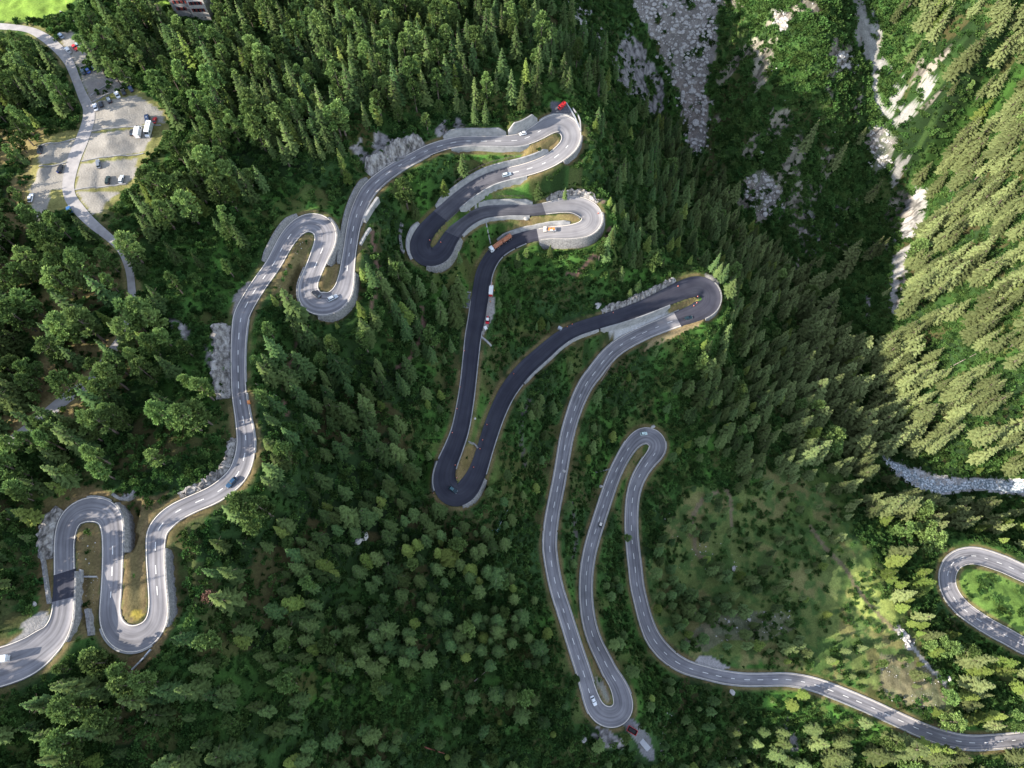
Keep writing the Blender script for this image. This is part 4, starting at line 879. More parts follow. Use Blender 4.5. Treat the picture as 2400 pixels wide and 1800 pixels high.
for k in KIND:
    L_ = [t for t in allT[k]]; vis = [t for t in L_ if inframe(t)]
    vis.sort(key=lambda t:-t[3]/(CAMZ-t[2])); cap = 300-sum(1 for s_ in SEP if s_[4]==k); ind = vis[:cap]; ids = set(map(id,ind)); rest = [t for t in L_ if id(t) not in ids]
    KIND[k] = KIND[k]+(ind,rest)
    lab = {}
    for t in ind: lab.setdefault(tlabel(t)[0],[]).append(t)
    for lb,ts in lab.items():
        if len(ts)==1: make_tree(ts[0],lb)
        else:
            for t in ts: make_tree(t,lb,lb.replace('spruce','spruces').replace('pine','pines').replace('larch','larches') if True else None)
    print(k,len(ind),len(rest))
for s_ in SEP: make_tree(s_,s_[7])
for p,h,lb in [((757,268),15,'grey leafless dead spruce in the top forest'),((640,255),12,'bare greyish spruce left of the grey dead spruce'),((1400,230),12,'slim dead grey spruce beside the pale cliff'),((945,235),14,'brownish dying spruce above the tall concrete wall')]:
    b = at(*p); r_ = empty('dead_spruce_tree',(b.x,b.y,b.z-.2),1,lb,'dead spruce'); r_.scale = (h/17,)*3
    for n_,m_ in (('trunk',dead_t),('crown',dead_m)): obj(n_,m_,None,r_)
b = at(507,1405); r_ = empty('russet_tree',(b.x,b.y,b.z),0,'pinkish brown withered tree right of the U bend','withered tree'); obj('trunk',trunk_mesh(99,8,.2),None,r_); obj('crown',russ_m,None,r_)

# scatter helper: one object, geometry nodes, real points on the ground
def scatter(name,P,rz,sc,vi,protos,kind='stuff',flat=None):
    me = bpy.data.meshes.new(name); me.vertices.add(len(P)); me.vertices.foreach_set('co',np.asarray(P,np.float32).ravel())
    for an,tp,dat in (('rz','FLOAT',rz),('vi','INT',vi)): a_ = me.attributes.new(an,tp,'POINT'); a_.data.foreach_set('value',np.asarray(dat))
    a_ = me.attributes.new('sc','FLOAT_VECTOR','POINT'); a_.data.foreach_set('vector',np.asarray(sc,np.float32).ravel())
    o = obj(name,me); tag(o,kind=kind)
    ng = bpy.data.node_groups.new(name,'GeometryNodeTree'); ng.interface.new_socket('Geometry',in_out='INPUT',socket_type='NodeSocketGeometry'); ng.interface.new_socket('Geometry',in_out='OUTPUT',socket_type='NodeSocketGeometry')
    gi_ = ng.nodes.new('NodeGroupInput'); go = ng.nodes.new('NodeGroupOutput'); jn = ng.nodes.new('GeometryNodeJoinGeometry'); L_ = ng.links.new
    def attr(n,t): q = ng.nodes.new('GeometryNodeInputNamedAttribute'); q.data_type = t; q.inputs['Name'].default_value = n; return q.outputs['Attribute']
    vi_ = attr('vi','INT'); cx_ = ng.nodes.new('ShaderNodeCombineXYZ'); L_(attr('rz','FLOAT'),cx_.inputs['Z']); sc_ = attr('sc','FLOAT_VECTOR')
    for k,obs in enumerate(protos):
        cp = ng.nodes.new('FunctionNodeCompare'); cp.data_type = 'INT'; cp.operation = 'EQUAL'; L_(vi_,cp.inputs[2]); cp.inputs[3].default_value = k
        j2 = ng.nodes.new('GeometryNodeJoinGeometry')
        for ob in obs:
            oi = ng.nodes.new('GeometryNodeObjectInfo'); oi.inputs['Object'].default_value = ob; oi.inputs['As Instance'].default_value = False; oi.transform_space = 'ORIGINAL'; L_(oi.outputs['Geometry'],j2.inputs[0])
        ip = ng.nodes.new('GeometryNodeInstanceOnPoints'); L_(gi_.outputs[0],ip.inputs['Points']); L_(cp.outputs[0],ip.inputs['Selection']); L_(j2.outputs[0],ip.inputs['Instance']); L_(cx_.outputs[0],ip.inputs['Rotation']); L_(sc_,ip.inputs['Scale'])
        L_(ip.outputs[0],jn.inputs[0])
    L_(jn.outputs[0],go.inputs[0]); md = o.modifiers.new('scatter','NODES'); md.node_group = ng; return o
def hidden(me,mats=None):   # a mesh source outside the scene for the scatters
    return bpy.data.objects.new(me.name,me)
for k,nm,cat,lb in [('spruce_tree','spruce_forest','forest','distant mass of dark spruces covering the slopes and the right valley side'),('pine_tree','pine_forest','forest','mass of round topped pines filling the upper left forest'),('larch_tree','larch_forest','forest','scattered pale larches mixed through the forest')]:
    rest = KIND[k][3]
    if not rest: continue
    ms = KIND[k][1]; vi = [random.randrange(len(ms)) for _ in rest]; sc = []
    for t,v_ in zip(rest,vi):
        s_ = t[3]/ms[v_][2]; w = s_*WF[k]*random.uniform(.85,1.2)*(1.1 if t[3]<14 else 1)*big(t); sc.append((w,w,s_))
    o = scatter(nm,[t[:3] for t in rest],[random.uniform(0,6.28) for _ in rest],sc,vi,[(hidden(a_),hidden(b_)) for a_,b_,_ in ms]); tag(o,lb,cat)

# undergrowth
sh = []
for s_ in range(4):
    me = pine_mesh(s_+60,[1.6,1.3,2.0,1.5][s_],[1.5,1.8,1.3,1.6][s_],80,.1,.45,'shrub',True); me.materials.append(M['shrub' if s_%2==0 else 'alder']); sh.append((hidden(me),))
P,RZ,SC,VI = [],[],[],[]
cell = 2.0
SHN = (rm&(n2<.56))|cm|rvm|PKM|(EDGE<2.6)|(EDL<1.4)
SHN |= pk2; SHN |= (sm_&(n3>.25))|inpoly(PXG,PYG,GRASS_L)|inpoly(PXG,PYG,HOTEL_BOX)
for P_ in [[(1290,237),(1322,240),(1345,262),(1348,300),(1290,268)],[(1450,1690),(1485,1680),(1540,1740),(1545,1790),(1490,1790),(1465,1705)],[(1140,640),(1162,690),(1165,740),(1145,775),(1128,790),(1125,690)],[(1425,765),(1548,725),(1600,738),(1540,772),(1430,812)],[(0,1450),(120,1430),(130,1480),(0,1540)],
  [(1120,440),(1240,425),(1250,470),(1150,475),(1110,485)]]: SHN |= inpoly(PXG,PYG,P_)
SPARSE = inpoly(PXG,PYG,MEADOW)|inpoly(PXG,PYG,[(1980,1080),(2000,1160),(2000,1250),(1950,1290),(1880,1260),(1820,1160),(1850,1110)])|inpoly(PXG,PYG,[(2250,1330),(2420,1370),(2600,1440),(2600,1600),(2290,1430)])|pk2
BRN = colr[...,0]>colr[...,1]*1.05
shn = fbm(GX,GY,9,201,3); gyy,gxx = np.gradient(HH); SL = np.sqrt(1+np.minimum(gxx**2+gyy**2,6))
for iy in range(int((Y1-Y0)/cell)):
    for ix in range(int((X1-X0)/cell)):
        x = X0+(ix+random.random())*cell; y = Y0+(iy+random.random())*cell; j,i = gi(x,y); px,py = PXG[j,i],PYG[j,i]
        if px<-160 or px>2560 or py<-100 or py>2080 or SHN[j,i]: continue
        pr = .97 if shn[j,i]>.45 else .5
        if GOR[j,i]: pr = .95
        if BRN[j,i]: pr *= .3
        if SPARSE[j,i] and random.random()<.5: continue
        if SPARSE[j,i]: pr *= .75 if shn[j,i]>.52 else .12
        if random.random()>pr*SL[j,i]: continue
        s_ = random.uniform(.5,1.5)*(1.5 if GOR[j,i] else 1.2 if px>1700 and py<1100 else 1)*(.6 if EDGE[j,i]<5 else 1); P.append((x,y,HH[j,i]-.15)); RZ.append(random.uniform(0,6.28)); SC.append((s_,s_,s_*random.uniform(.6,1.2))); VI.append(random.choice((1,3)) if SPARSE[j,i] or (px>1550 and py<1100 and random.random()<.6) else random.randrange(4))
tag(scatter('undergrowth',P,RZ,SC,VI,sh),'low green shrubs and alder scrub covering the slopes','undergrowth'); print('shrubs',len(P))

# ------------------------------------------------------------------ boulders
def boulder_mesh(seed,name='boulder'):
    r = np.random.default_rng(seed); bm = bmesh.new(); bmesh.ops.create_icosphere(bm,subdivisions=2,radius=1)
    pl = [Vector(r.normal(size=3)).normalized() for _ in range(9)]
    for v in bm.verts:
        d = v.co.normalized(); s_ = 1.0
        for p in pl:
            k = d.dot(p)
            if k>.62: s_ = min(s_,.66/k)
        v.co = d*s_*(1+r.uniform(-.05,.05)); v.co.z *= .7
    me = bpy.data.meshes.new(name); bm.to_mesh(me); bm.free(); me.materials.append(M['boulder']); return me
BM = [boulder_mesh(i) for i in range(4)]
P,RZ,SC,VI = [],[],[],[]
def sprinkle(poly,n,s0,s1):
    xs = [p[0] for p in poly]; ys = [p[1] for p in poly]; c = 0; tries = 0
    while c<n and tries<n*12:
        tries += 1; px,py = random.uniform(min(xs),max(xs)),random.uniform(min(ys),max(ys))
        if not inpoly(np.array([px]),np.array([py]),poly)[0]: continue
        if n>100: px += random.gauss(0,7); py += random.gauss(0,4)
        b = at(px,py,lambda x,y: float(bil(HH,X0,Y0,G,np.float64(x),np.float64(y)))); s_ = s0+(s1-s0)*random.random()**3
        j,i = gi(b.x,b.y)
        if EDGE[j,i]<1.5: continue
        P.append((b.x,b.y,b.z+.1*s_)); RZ.append(random.uniform(0,6.28)); SC.append((s_,s_*random.uniform(.7,1.1),s_*random.uniform(.7,1.1))); VI.append(random.randrange(4)); c += 1
for poly,n in zip(SCREE,[1500,200,60,110,160,60]): sprinkle(poly,n,.25,2.3)
sprinkle(river_b,800,.3,1.5)
sprinkle([(1640,1440),(1750,1430),(1860,1430),(1880,1470),(1800,1510),(1680,1500)],70,.2,.7); sprinkle([(2060,1540),(2200,1570),(2230,1640),(2170,1680),(2070,1640)],80,.15,.5)
sprinkle([(1700,1700),(1860,1740),(1860,1790),(1690,1790)],30,.2,.6); sprinkle([(1500,1180),(1650,1230),(1760,1300),(1720,1340),(1560,1330)],50,.15,.5); sprinkle([(1545,1690),(1570,1640),(1580,1690),(1555,1790),(1545,1790)],40,.2,.8)
sprinkle([(1700,0),(1900,0),(1980,200),(2000,420),(1850,420),(1750,250)],120,.2,.8); sprinkle([(700,560),(725,548),(730,570),(668,620),(640,720)],14,.12,.35); sprinkle([(180,1260),(236,1265),(232,1420),(182,1400)],26,.1,.35)
tag(scatter('scree',P,RZ,SC,VI,[(hidden(m_),) for m_ in BM]),'loose grey stones and rubble in the boulder field, gully and river bed','scree'); print('stones',len(P))
BL = [(1622,215,4.0,'big pale boulder in the middle of the boulder field'),(1632,290,4.6,'largest slanting boulder near the foot of the boulder field'),(1617,160,2.2,'rounded pale boulder in the upper boulder field'),(1637,163,1.9,'smaller rounded boulder right of another in the upper boulder field'),(1642,232,1.9,'oval boulder on the right edge of the boulder field'),
 (1672,240,3.2,'isolated wedge shaped rock right of the boulder field'),(1785,358,2.2,'pinkish boulder in the dark scrub'),(1400,717,2.6,'rounded rock among trees above the diagonal dark road'),(1521,692,1.0,'small white stone beside the long dark road'),(852,1257,3.0,'brownish pink boulder in the dark central slope'),(838,1270,2.2,'brown rock left of a larger boulder in the central slope'),
 (1943,711,2.0,'pale boulder in the shaded gorge stream'),(1234,512,2.0,'pale round rock at the tip of the grass island'),(1368,1732,2.2,'white rock left of the lowest hairpin'),(1720,1332,1.9,'pale flat rock in the right meadow'),(1755,1451,1.6,'white boulder at the top of the pale boulders'),(1708,1456,1.1,'left white boulder of the pale boulders'),(1652,1502,2.0,'grey rock at the stony hollow above the valley road'),
 (2226,1592,1.8,'round stone at the end of the gravel strip'),(1716,1622,2.0,'reddish white rock below the valley road'),(2340,1138,2.0,'large pale rock in the river near the right edge'),(2205,1530,1.4,'pale rock right of the gravel strip'),(1530,1000,1.5,'white rock beside the bend with the white car'),(292,1162,1.2,'white boulder inside the stone lookout'),(302,1160,.9,'smaller boulder inside the stone lookout'),
 (1113,981,.8,'white stone on the strip between the two dark roads'),(80,1415,1.2,'white rock left of the dark asphalt patch'),(1322,1105,1.2,'grey rock beside the straight stretch below the diagonal road'),(1408,1140,1.3,'pale block left of the middle descending road'),(2130,1490,.8,'white block at the top of the gravel strip'),(2142,1508,.8,'flat pale slab in the gravel strip')]
for i,(px,py,s_,lb) in enumerate(BL):
    b = at(px,py); o = obj('boulder',BM[i%4]); o.location = (b.x,b.y,b.z+.15*s_); o.rotation_euler = (random.uniform(-.3,.3),random.uniform(-.3,.3),random.uniform(0,6)); o.scale = (s_,s_*.8,s_*.8); tag(o,lb,'boulder')
# river water
Pv = catmull([(p[0],p[1],p[2]) for p in RV],8); V = []
zc = []
for p in Pv: zc.append(at(p[0],p[1],lambda x,y: float(hz(x,y))).z)
zc = smooth(np.array(zc),10)
for p,z in zip(Pv,zc):
    for s_ in (-.55,-.2,.2,.55):
        x,y = unproj(p[0],p[1]+p[2]*s_,CAMZ-z-.5); V.append((float(x),float(y),z+.45))
Fc = [(4*i+j,4*i+j+1,4*i+j+5,4*i+j+4) for i in range(len(Pv)-1) for j in range(3)]
me = bpy.data.meshes.new('river'); me.from_pydata(V,[],Fc); me.update(); tag(obj('river',me,M['water']),kind='structure')

# ------------------------------------------------------------------ vehicles
def place(root,px,py,ang=None,to=None):
    """stand a vehicle on the surface; heading given by a second pixel it faces"""
    a_ = at(px,py); b = at(px+to[0],py+to[1]); d = Vector((b.x-a_.x,b.y-a_.y,0)).normalized()
    f = Vector((a_.x+d.x*2,a_.y+d.y*2,surf(a_.x+d.x*2,a_.y+d.y*2))); g_ = Vector((a_.x-d.x*2,a_.y-d.y*2,surf(a_.x-d.x*2,a_.y-d.y*2)))
    fx = (f-g_).normalized()
    if abs(fx.z)>.2: fx = Vector((d.x,d.y,0))
    ly = Vector((-d.y,d.x,0)); up = fx.cross(ly).normalized(); ly = up.cross(fx)
    mt = Matrix((fx,ly,up)).transposed(); root.location = (a_.x,a_.y,max((f.z+g_.z)/2,a_.z)+.04); root.rotation_euler = mt.to_euler()
def wheels(root,xs,y,r,w=.24):
    for x in xs:
        for s_ in (1,-1):
            q = MB().cyl((x,s_*y-w/2,r),(x,s_*y+w/2,r),r,None,14).build('wheel',M['rubber'],root)
            MB().cyl((x,s_*(y+w/2-.03),r),(x,s_*(y+w/2+.015),r),r*.58,None,10).build('rim',M['steel'],q)
def car(name,label,colour,px,py,to,L=4.4,W=1.8,Hh=1.45,shape='hatch',cat='car',group=None,roof=None):
    root = empty(name,label=label,cat=cat,group=group); pm = paintm('car paint %s'%(colour,),colour)
    rm_ = paintm('roof %s'%(roof,),roof) if roof else pm
    l = L/2; w = W/2; c0,c1,c2,c3 = {'hatch':(.12,.30,-.62,-.86),'sedan':(.12,.34,-.45,-.74),'suv':(.20,.36,-.78,-.93),'estate':(.14,.33,-.80,-.94),'smart':(.45,.72,-.72,-.95)}[shape]
    zb = Hh*.60
    # lower body: lofted sections along the length
    sec = [(-l,.82,.32,zb*.86),(-l*.93,.96,.24,zb*.97),(-l*.55,1,.22,zb),(0,1,.22,zb),(l*.35,1,.22,zb*.97),(l*.75,.97,.22,zb*.88),(l*.94,.90,.26,zb*.78),(l,.74,.34,zb*.60)]
    V = [];
    for x,k,z0,z1 in sec:
        for yy,zz in ((-w*k*.86,z0),(-w*k,z0+.22),(-w*k,z1-.16),(-w*k*.88,z1),(w*k*.88,z1),(w*k,z1-.16),(w*k,z0+.22),(w*k*.86,z0)): V.append((x,yy,zz))
    n_ = 8; Fc = [(i*n_+j,i*n_+(j+1)%n_,(i+1)*n_+(j+1)%n_,(i+1)*n_+j) for i in range(len(sec)-1) for j in range(n_)]+[tuple(range(n_))[::-1],tuple(range((len(sec)-1)*n_,len(sec)*n_))]
    MB().add(V,Fc).build('body',pm,root)
    zr = Hh; xf,xrf,xrr,xb = l*c1,l*c0,l*c2,l*c3; wb,wt = w*.86,w*.70
    base = [(xf,-wb),(xf,wb),(xb,wb),(xb,-wb)]; top = [(xrf,-wt),(xrf,wt),(xrr,wt),(xrr,-wt)]
    zb2 = zb-.03; zt = zr-.05
    def pane(nm,a_,b_,c_,d_): MB().add([a_,b_,c_,d_],[(0,1,2,3)]).build(nm,M['glass'],root)
    B = [(x,y,zb2) for x,y in base]; Tt = [(x,y,zt) for x,y in top]
    pane('windscreen',B[0],B[1],Tt[1],Tt[0]); pane('rear_window',B[2],B[3],Tt[3],Tt[2]); pane('side_window',B[1],B[2],Tt[2],Tt[1]); pane('side_window',B[3],B[0],Tt[0],Tt[3])
    MB().box(xrr-.05,xrf+.05,-wt-.03,wt+.03,zt-.02,zr,.08,.08).build('roof',rm_,root)
    for s_ in (1,-1):
        MB().box(l*.90,l*.985,s_*w*.62-.17,s_*w*.62+.17,zb*.62,zb*.76).build('headlight',M['lamp_white'],root)
        MB().box(-l*1.0,-l*.95,s_*w*.66-.14,s_*w*.66+.14,zb*.66,zb*.88).build('tail_light',M['lamp_red'],root)
        MB().box(xf-.15,xf+.05,s_*w*1.0-.02*s_ if s_>0 else s_*w-.16,s_*w+.16 if s_>0 else s_*w+.02,zb*.95,zb*.95+.14).build('mirror',pm,root)
    wheels(root,(l*.60,-l*.58),w-.14,.33)
    place(root,px,py,to=to); return root
SIL=(.42,.45,.48); WHT=(.80,.80,.80); BLK=(.018,.02,.026); NAV=(.02,.035,.08); BLU=(.03,.10,.38); RED=(.55,.02,.02); GRY=(.16,.18,.21); TEA=(.03,.07,.09); PAL=(.35,.48,.52)
PG = None
car('parked_car','silver blue hatchback alone at the top of the upper car park',(.38,.46,.55),144,86,(-10,-10))
car('parked_car','white van like car left of the red car in the upper car park',WHT,161,120,(-8,-10),4.6,1.9,1.8,'suv')
car('parked_car','red car between a white and a pale blue car',RED,177,114,(9,11))
car('parked_car','pale blue car right of the red car',PAL,186,109,(9,10))
car('parked_car','dark car half hidden under a tree, left of the bright blue car',TEA,196,170,(-5,-10))
car('parked_car','bright blue car under the edging wall',BLU,207,167,(-6,-10))
car('parked_car','dark teal car right of the bright blue car',TEA,221,161,(-7,-10))
car('parked_car','dark car at the right end of the shaded row',BLK,229,150,(-7,-10))
car('parked_car','silver car beside the track into the forest',SIL,278,176,(-8,-9))
car('parked_car','white coupe nearest the lane in the long parking row',WHT,225,253,(-4,-12),4.6,1.85,1.35,'sedan')
car('parked_car','small black car right of the white coupe',BLK,238,246,(-4,-12),4.0)
car('parked_car','dark car with a pale roof rack in the long parking row',BLK,257,236,(-6,-12),4.6,1.85,1.6,'estate',roof=(.25,.28,.3))
car('parked_car','white saloon in the middle of the long parking row',WHT,276,224,(-7,-12),4.8,1.85,1.45,'sedan')
car('parked_car','black car right of the white saloon',BLK,291,218,(-5,-12),4.3)
car('parked_car','navy car at the right end of the long parking row',NAV,308,210,(-7,-12),4.7)
car('parked_car','small red sports car right of the dark blue van',RED,364,284,(2,-12),3.8,1.7,1.25,'sedan')
car('parked_car','small dark car beside the white caravan',BLK,311,313,(1,-12),3.6,1.65)
car('parked_car','black saloon alone at the left edge of the car park',BLK,96,353,(2,-12),4.6)
car('parked_car','grey hatchback alone on the lower terrace',GRY,232,386,(-2,-12),4.3)
car('parked_car','black estate car near the lower edging wall',(.02,.035,.03),254,424,(2,-12),4.4,1.8,1.5,'estate')
car('parked_car','silver hatchback with a white roof right of the black estate',SIL,286,422,(3,-12),4.2,roof=WHT)
car('parked_car','white hatchback at the grassy left edge below the car park',WHT,74,466,(2,-12),4.4)
car('parked_car','blue car half hidden by a tree beside the lane',(.03,.12,.3),164,494,(-5,-11),4.2)
car('car','black car on the inside of the bend with two cars',BLK,742,691,(-11,-8),4.5)
car('car','silver car on the outside of the bend with two cars',SIL,780,700,(10,-5),4.7,1.85,1.5,'estate')
car('car','small white car driving on the top road below the concrete wall',WHT,1225,315,(-12,3),3.8,1.75,1.45)
car('car','silver blue estate car on the second road',(.32,.38,.42),1188,411,(12,-3),4.5,1.85,1.6,'estate',roof=(.45,.5,.52))
car('car','dark car with red tail lights in the right dark bend',(.01,.03,.04),1613,746,(14,-3),4.5)
car('car','dark car alone in the lowest dark bend',(.01,.03,.04),1061,1148,(12,8),4.5,1.8,1.45,roof=(.05,.12,.14))
car('car','white green tinted hatchback at the top of the inner hairpin',(.62,.75,.7),1508,1017,(14,-1),4.2,1.85,1.5)
car('car','tiny two seat car with a pale roof on the middle descending road',BLK,1407,1231,(-4,14),2.9,1.7,1.55,'smart',roof=(.72,.66,.58))
car('car','white car in the lowest hairpin',WHT,1391,1642,(6,14),4.5,1.85,1.45,'sedan')
car('car','dark blue car on the sunlit bend at the left',(.02,.06,.12),544,1132,(-12,12),4.6)
# vans and campers
def van(name,label,colour,px,py,to,L=5.4,W=2.0,Hh=2.2,cat='van',vents=0,cab=None):
    root = empty(name,label=label,cat=cat); pm = paintm('van paint %s'%(colour,),colour); l = L/2; w = W/2
    V = []
    sec = [(-l,.93,.35,Hh*.97),(-l*.95,.98,.28,Hh),(l*.42,.98,.28,Hh),(l*.62,.96,.28,Hh*.93),(l*.80,.95,.28,Hh*.52),(l*.97,.88,.3,Hh*.42),(l,.78,.38,Hh*.34)]
    for x,k,z0,z1 in sec:
        for yy,zz in ((-w*k*.9,z0),(-w*k,z0+.2),(-w*k*.96,z1-.15),(-w*k*.84,z1),(w*k*.84,z1),(w*k*.96,z1-.15),(w*k,z0+.2),(w*k*.9,z0)): V.append((x,yy,zz))
    n_ = 8; Fc = [(i*n_+j,i*n_+(j+1)%n_,(i+1)*n_+(j+1)%n_,(i+1)*n_+j) for i in range(len(sec)-1) for j in range(n_)]+[tuple(range(n_))[::-1],tuple(range((len(sec)-1)*n_,len(sec)*n_))]
    MB().add(V,Fc).build('body',pm,root)
    MB().add([(l*.64,-w*.78,Hh*.92),(l*.64,w*.78,Hh*.92),(l*.81,w*.8,Hh*.55),(l*.81,-w*.8,Hh*.55)],[(0,1,2,3)]).build('windscreen',M['glass'],root).location = (.03,0,.03)
    for s_ in (1,-1):
        MB().box(l*.3,l*.6,s_*w*.985-.01,s_*w*.985+.01,Hh*.55,Hh*.82).build('side_window',M['glass'],root)
        MB().box(l*.93,l*1.0,s_*w*.66-.15,s_*w*.66+.15,Hh*.28,Hh*.36).build('headlight',M['lamp_white'],root); MB().box(-l*1.01,-l*.97,s_*w*.8-.08,s_*w*.8+.08,Hh*.3,Hh*.5).build('tail_light',M['lamp_red'],root)
        MB().box(l*.55,l*.63,s_*(w+.14)-.1,s_*(w+.14)+.1,Hh*.5,Hh*.62).build('mirror',pm,root)
    for v_ in range(vents):
        x = -l*.6+v_*l*.55; MB().box(x-.25,x+.25,-.3,.3,Hh-.01,Hh+.12,.05,.05).build('roof_vent',M['steel'] if v_%2 else M['glass'],root)
    wheels(root,(l*.62,-l*.55),w-.16,.35)
    place(root,px,py,to=to); return root
van('camper_van','dark blue van with a pale roof box beside the small red car',NAV,348,282,(-2,-12),5.0,1.95,2.1,vents=2)
van('motorhome','white motorhome parked left of another motorhome',WHT,327,313,(2,-14),5.8,2.4,2.9,'motorhome',vents=3)
van('motorhome','large white motorhome at the right end of the second terrace',WHT,352,308,(-5,16),7.2,2.4,2.9,'motorhome',vents=2)
van('parked_van','bright red van parked in the lay by above the top right bend',RED,1317,251,(-10,9),4.8,1.95,1.9)
van('delivery_van','white van entering at the bottom left edge',WHT,2,1546,(-14,2),5.4,2.1,2.9)
# open car with people loading
r_ = car('parked_car','black car with its tail open by the lane',BLK,143,398,(3,-12),4.5,1.8,1.5,'estate'); MB().box(-2.5,-1.7,-.75,.75,1.55,1.62).build('tailgate',paintm('car paint %s'%(BLK,),BLK),r_)
# motorcycle with rider
def biker(px,py,to,label):
    r_ = empty('motorcycle',label=label,cat='motorcycle')
    for x in (.72,-.72): MB().cyl((x,-.07,.31),(x,.07,.31),.31,None,14).build('wheel',M['rubber'],r_)
    MB().box(-.75,.55,-.14,.14,.45,.8,.12,.03).add([(.2,-.16,.8),(.2,.16,.8),(.62,0,.95)],[(0,1,2)]).build('body',M['asphalt_new'],r_); MB().cyl((.5,-.38,1.02),(.5,.38,1.02),.025).build('handlebar',M['steel'],r_)
    place(r_,px,py,to=to)
    p_ = empty('person',label='person in a red jacket riding a motorcycle on the second dark road',cat='person'); place(p_,px,py,to=to)
    body_figure(p_,M_red,M['asphalt_new'],'ride')
def body_figure(root,top,leg,pose='stand'):
    """one continuous skinned body with clothing on it"""
    if pose=='ride': J = {'pelvis':(-.2,0,.88),'chest':(.05,0,1.28),'neck':(.14,0,1.46),'head':(.2,0,1.62),'sl':(.06,.2,1.38),'el':(.28,.3,1.15),'hl':(.48,.33,1.05),'kl':(.15,.26,.72),'fl':(-.15,.24,.35)}
    else: J = {'pelvis':(0,0,.93),'chest':(.01,0,1.3),'neck':(.02,0,1.5),'head':(.03,0,1.66),'sl':(0,.2,1.42),'el':(.04,.28,1.15),'hl':(.18,.26,.95),'kl':(.04,.12,.5),'fl':(0,.13,.06)}
    vs,es,rs = [],[],[]
    def add(p,r,pa):
        vs.append(p); rs.append(r)
        if pa is not None: es.append((pa,len(vs)-1))
        return len(vs)-1
    p = add(J['pelvis'],.15,None); c = add(J['chest'],.17,p); n_ = add(J['neck'],.06,c); h = add(J['head'],.1,n_)
    for s_ in (1,-1):
        f = lambda q: (q[0],q[1]*s_,q[2]); a_ = add(f(J['sl']),.075,c); e = add(f(J['el']),.055,a_); hd = add(f(J['hl']),.04,e)
        for q in range(4): add((f(J['hl'])[0]+.09,f(J['hl'])[1]+(q-1.5)*.022,J['hl'][2]-.02),.009,hd)
        add((f(J['hl'])[0]+.05,f(J['hl'])[1]-.05*s_,J['hl'][2]),.011,hd)
        k = add(f(J['kl']),.075,p); ft = add(f(J['fl']),.05,k); add((f(J['fl'])[0]+.18,f(J['fl'])[1],J['fl'][2]-.02),.04,ft)
    me = bpy.data.meshes.new('body'); me.from_pydata(vs,es,[]); o = obj('body',me,leg,root)
    md = o.modifiers.new('skin','SKIN'); 
    for i,r in enumerate(rs): me.skin_vertices[0].data[i].radius = (r,r)
    me.skin_vertices[0].data[0].use_root = True; o.modifiers.new('sub','SUBSURF').levels = 1
    q = MB(); pz = Vector(J['pelvis']); cz = Vector(J['chest']); q.cyl(pz,cz,.19,.215,10); q.cyl(cz,Vector(J['neck'])-Vector((0,0,.05)),.215,.09,10)
    for s_ in (1,-1): a_ = Vector((J['sl'][0],J['sl'][1]*s_,J['sl'][2])); b = Vector((J['el'][0],J['el'][1]*s_,J['el'][2])); q.cyl(a_,b,.095,.075,8)
    q.build('jacket',top,root)
    hc = Vector(J['head']); hm = MB(); hm.cyl(hc-Vector((0,0,.02)),hc+Vector((0,0,.1)),.125,.07,10); hm.build('helmet',top,root)
M_red = surface('red jacket',(.5,.04,.03),(.62,.07,.05),3,.7); M_org = surface('orange vest',(.7,.2,.03),(.85,.3,.05),3,.7)
biker(1101,424,(-12,9),'dark motorcycle on the second dark road')
for px,py,to,lb,tp in [(1149,709,(0,-10),'worker in orange red clothing on the gravel strip beside the parked trailer',M_org),(139,408,(3,-10),'person in a blue top standing behind the open black car',M['tyre_blue']),(1158,684,(-5,0),'worker beside the white trailer roof',M_org),(1528,762,(5,5),'worker in yellow at the left of the diagonal dark road',M_org)]:
    if px==1528: px,py = 1329,768
    p_ = empty('person',label=lb,cat='person'); place(p_,px,py,to=to); body_figure(p_,tp,M['asphalt_new'])
# log truck
r_ = empty('log_truck',label='long white truck loaded with reddish logs on the fresh dark bend',cat='truck'); wm = paintm('truck white',(.78,.79,.8))
MB().box(4.7,6.7,-1.22,1.22,.7,3.0,.12,.1).build('cab',wm,r_,.05)
MB().add([(6.62,-1.05,2.75),(6.62,1.05,2.75),(6.72,1.1,1.9),(6.72,-1.1,1.9)],[(0,1,2,3)]).build('windscreen',M['glass'],r_)
MB().box(5.0,6.3,-.9,.9,3.0,3.22,.25,.15).build('wind_deflector',wm,r_)
MB().box(-6.6,4.7,-.45,.45,.75,1.05).build('chassis',M['asphalt_new'],r_)
for x in (-6.2,-4,-1.6,-.6,1.6,4.2):
    q = MB(); q.box(x-.08,x+.08,-1.2,1.2,1.05,1.25)
    for s_ in (1,-1): q.box(x-.07,x+.07,s_*1.2-.06,s_*1.2+.06,1.05,2.9)
    q.build('stake_frame',M['rust'],r_)
for x0,x1 in ((-6.5,-1.2),(-.8,4.4)):
    k = 0
    for z,nn in ((1.45,6),(1.8,5),(2.15,6),(2.5,5),(2.82,4)):
        for i in range(nn):
            y = (i-(nn-1)/2)*.37; rr = random.uniform(.15,.19); MB().cyl((x0+random.uniform(-.2,.2),y,z),(x1+random.uniform(-.25,.25),y+random.uniform(-.04,.04),z),rr,rr*.9,8).build('log',M['log'],r_)
for s_ in (1,-1): MB().box(6.6,6.74,s_*.9-.15,s_*.9+.15,.95,1.15).build('headlight',M['lamp_white'],r_); MB().box(6.0,6.2,s_*1.4-.12,s_*1.4+.12,1.9,2.4).build('mirror',M['asphalt_new'],r_)
wheels(r_,(5.6,2.6,1.5,-2.6,-4.8,-5.9),1.0,.5,.32); place(r_,1174,573,to=(-20,14))
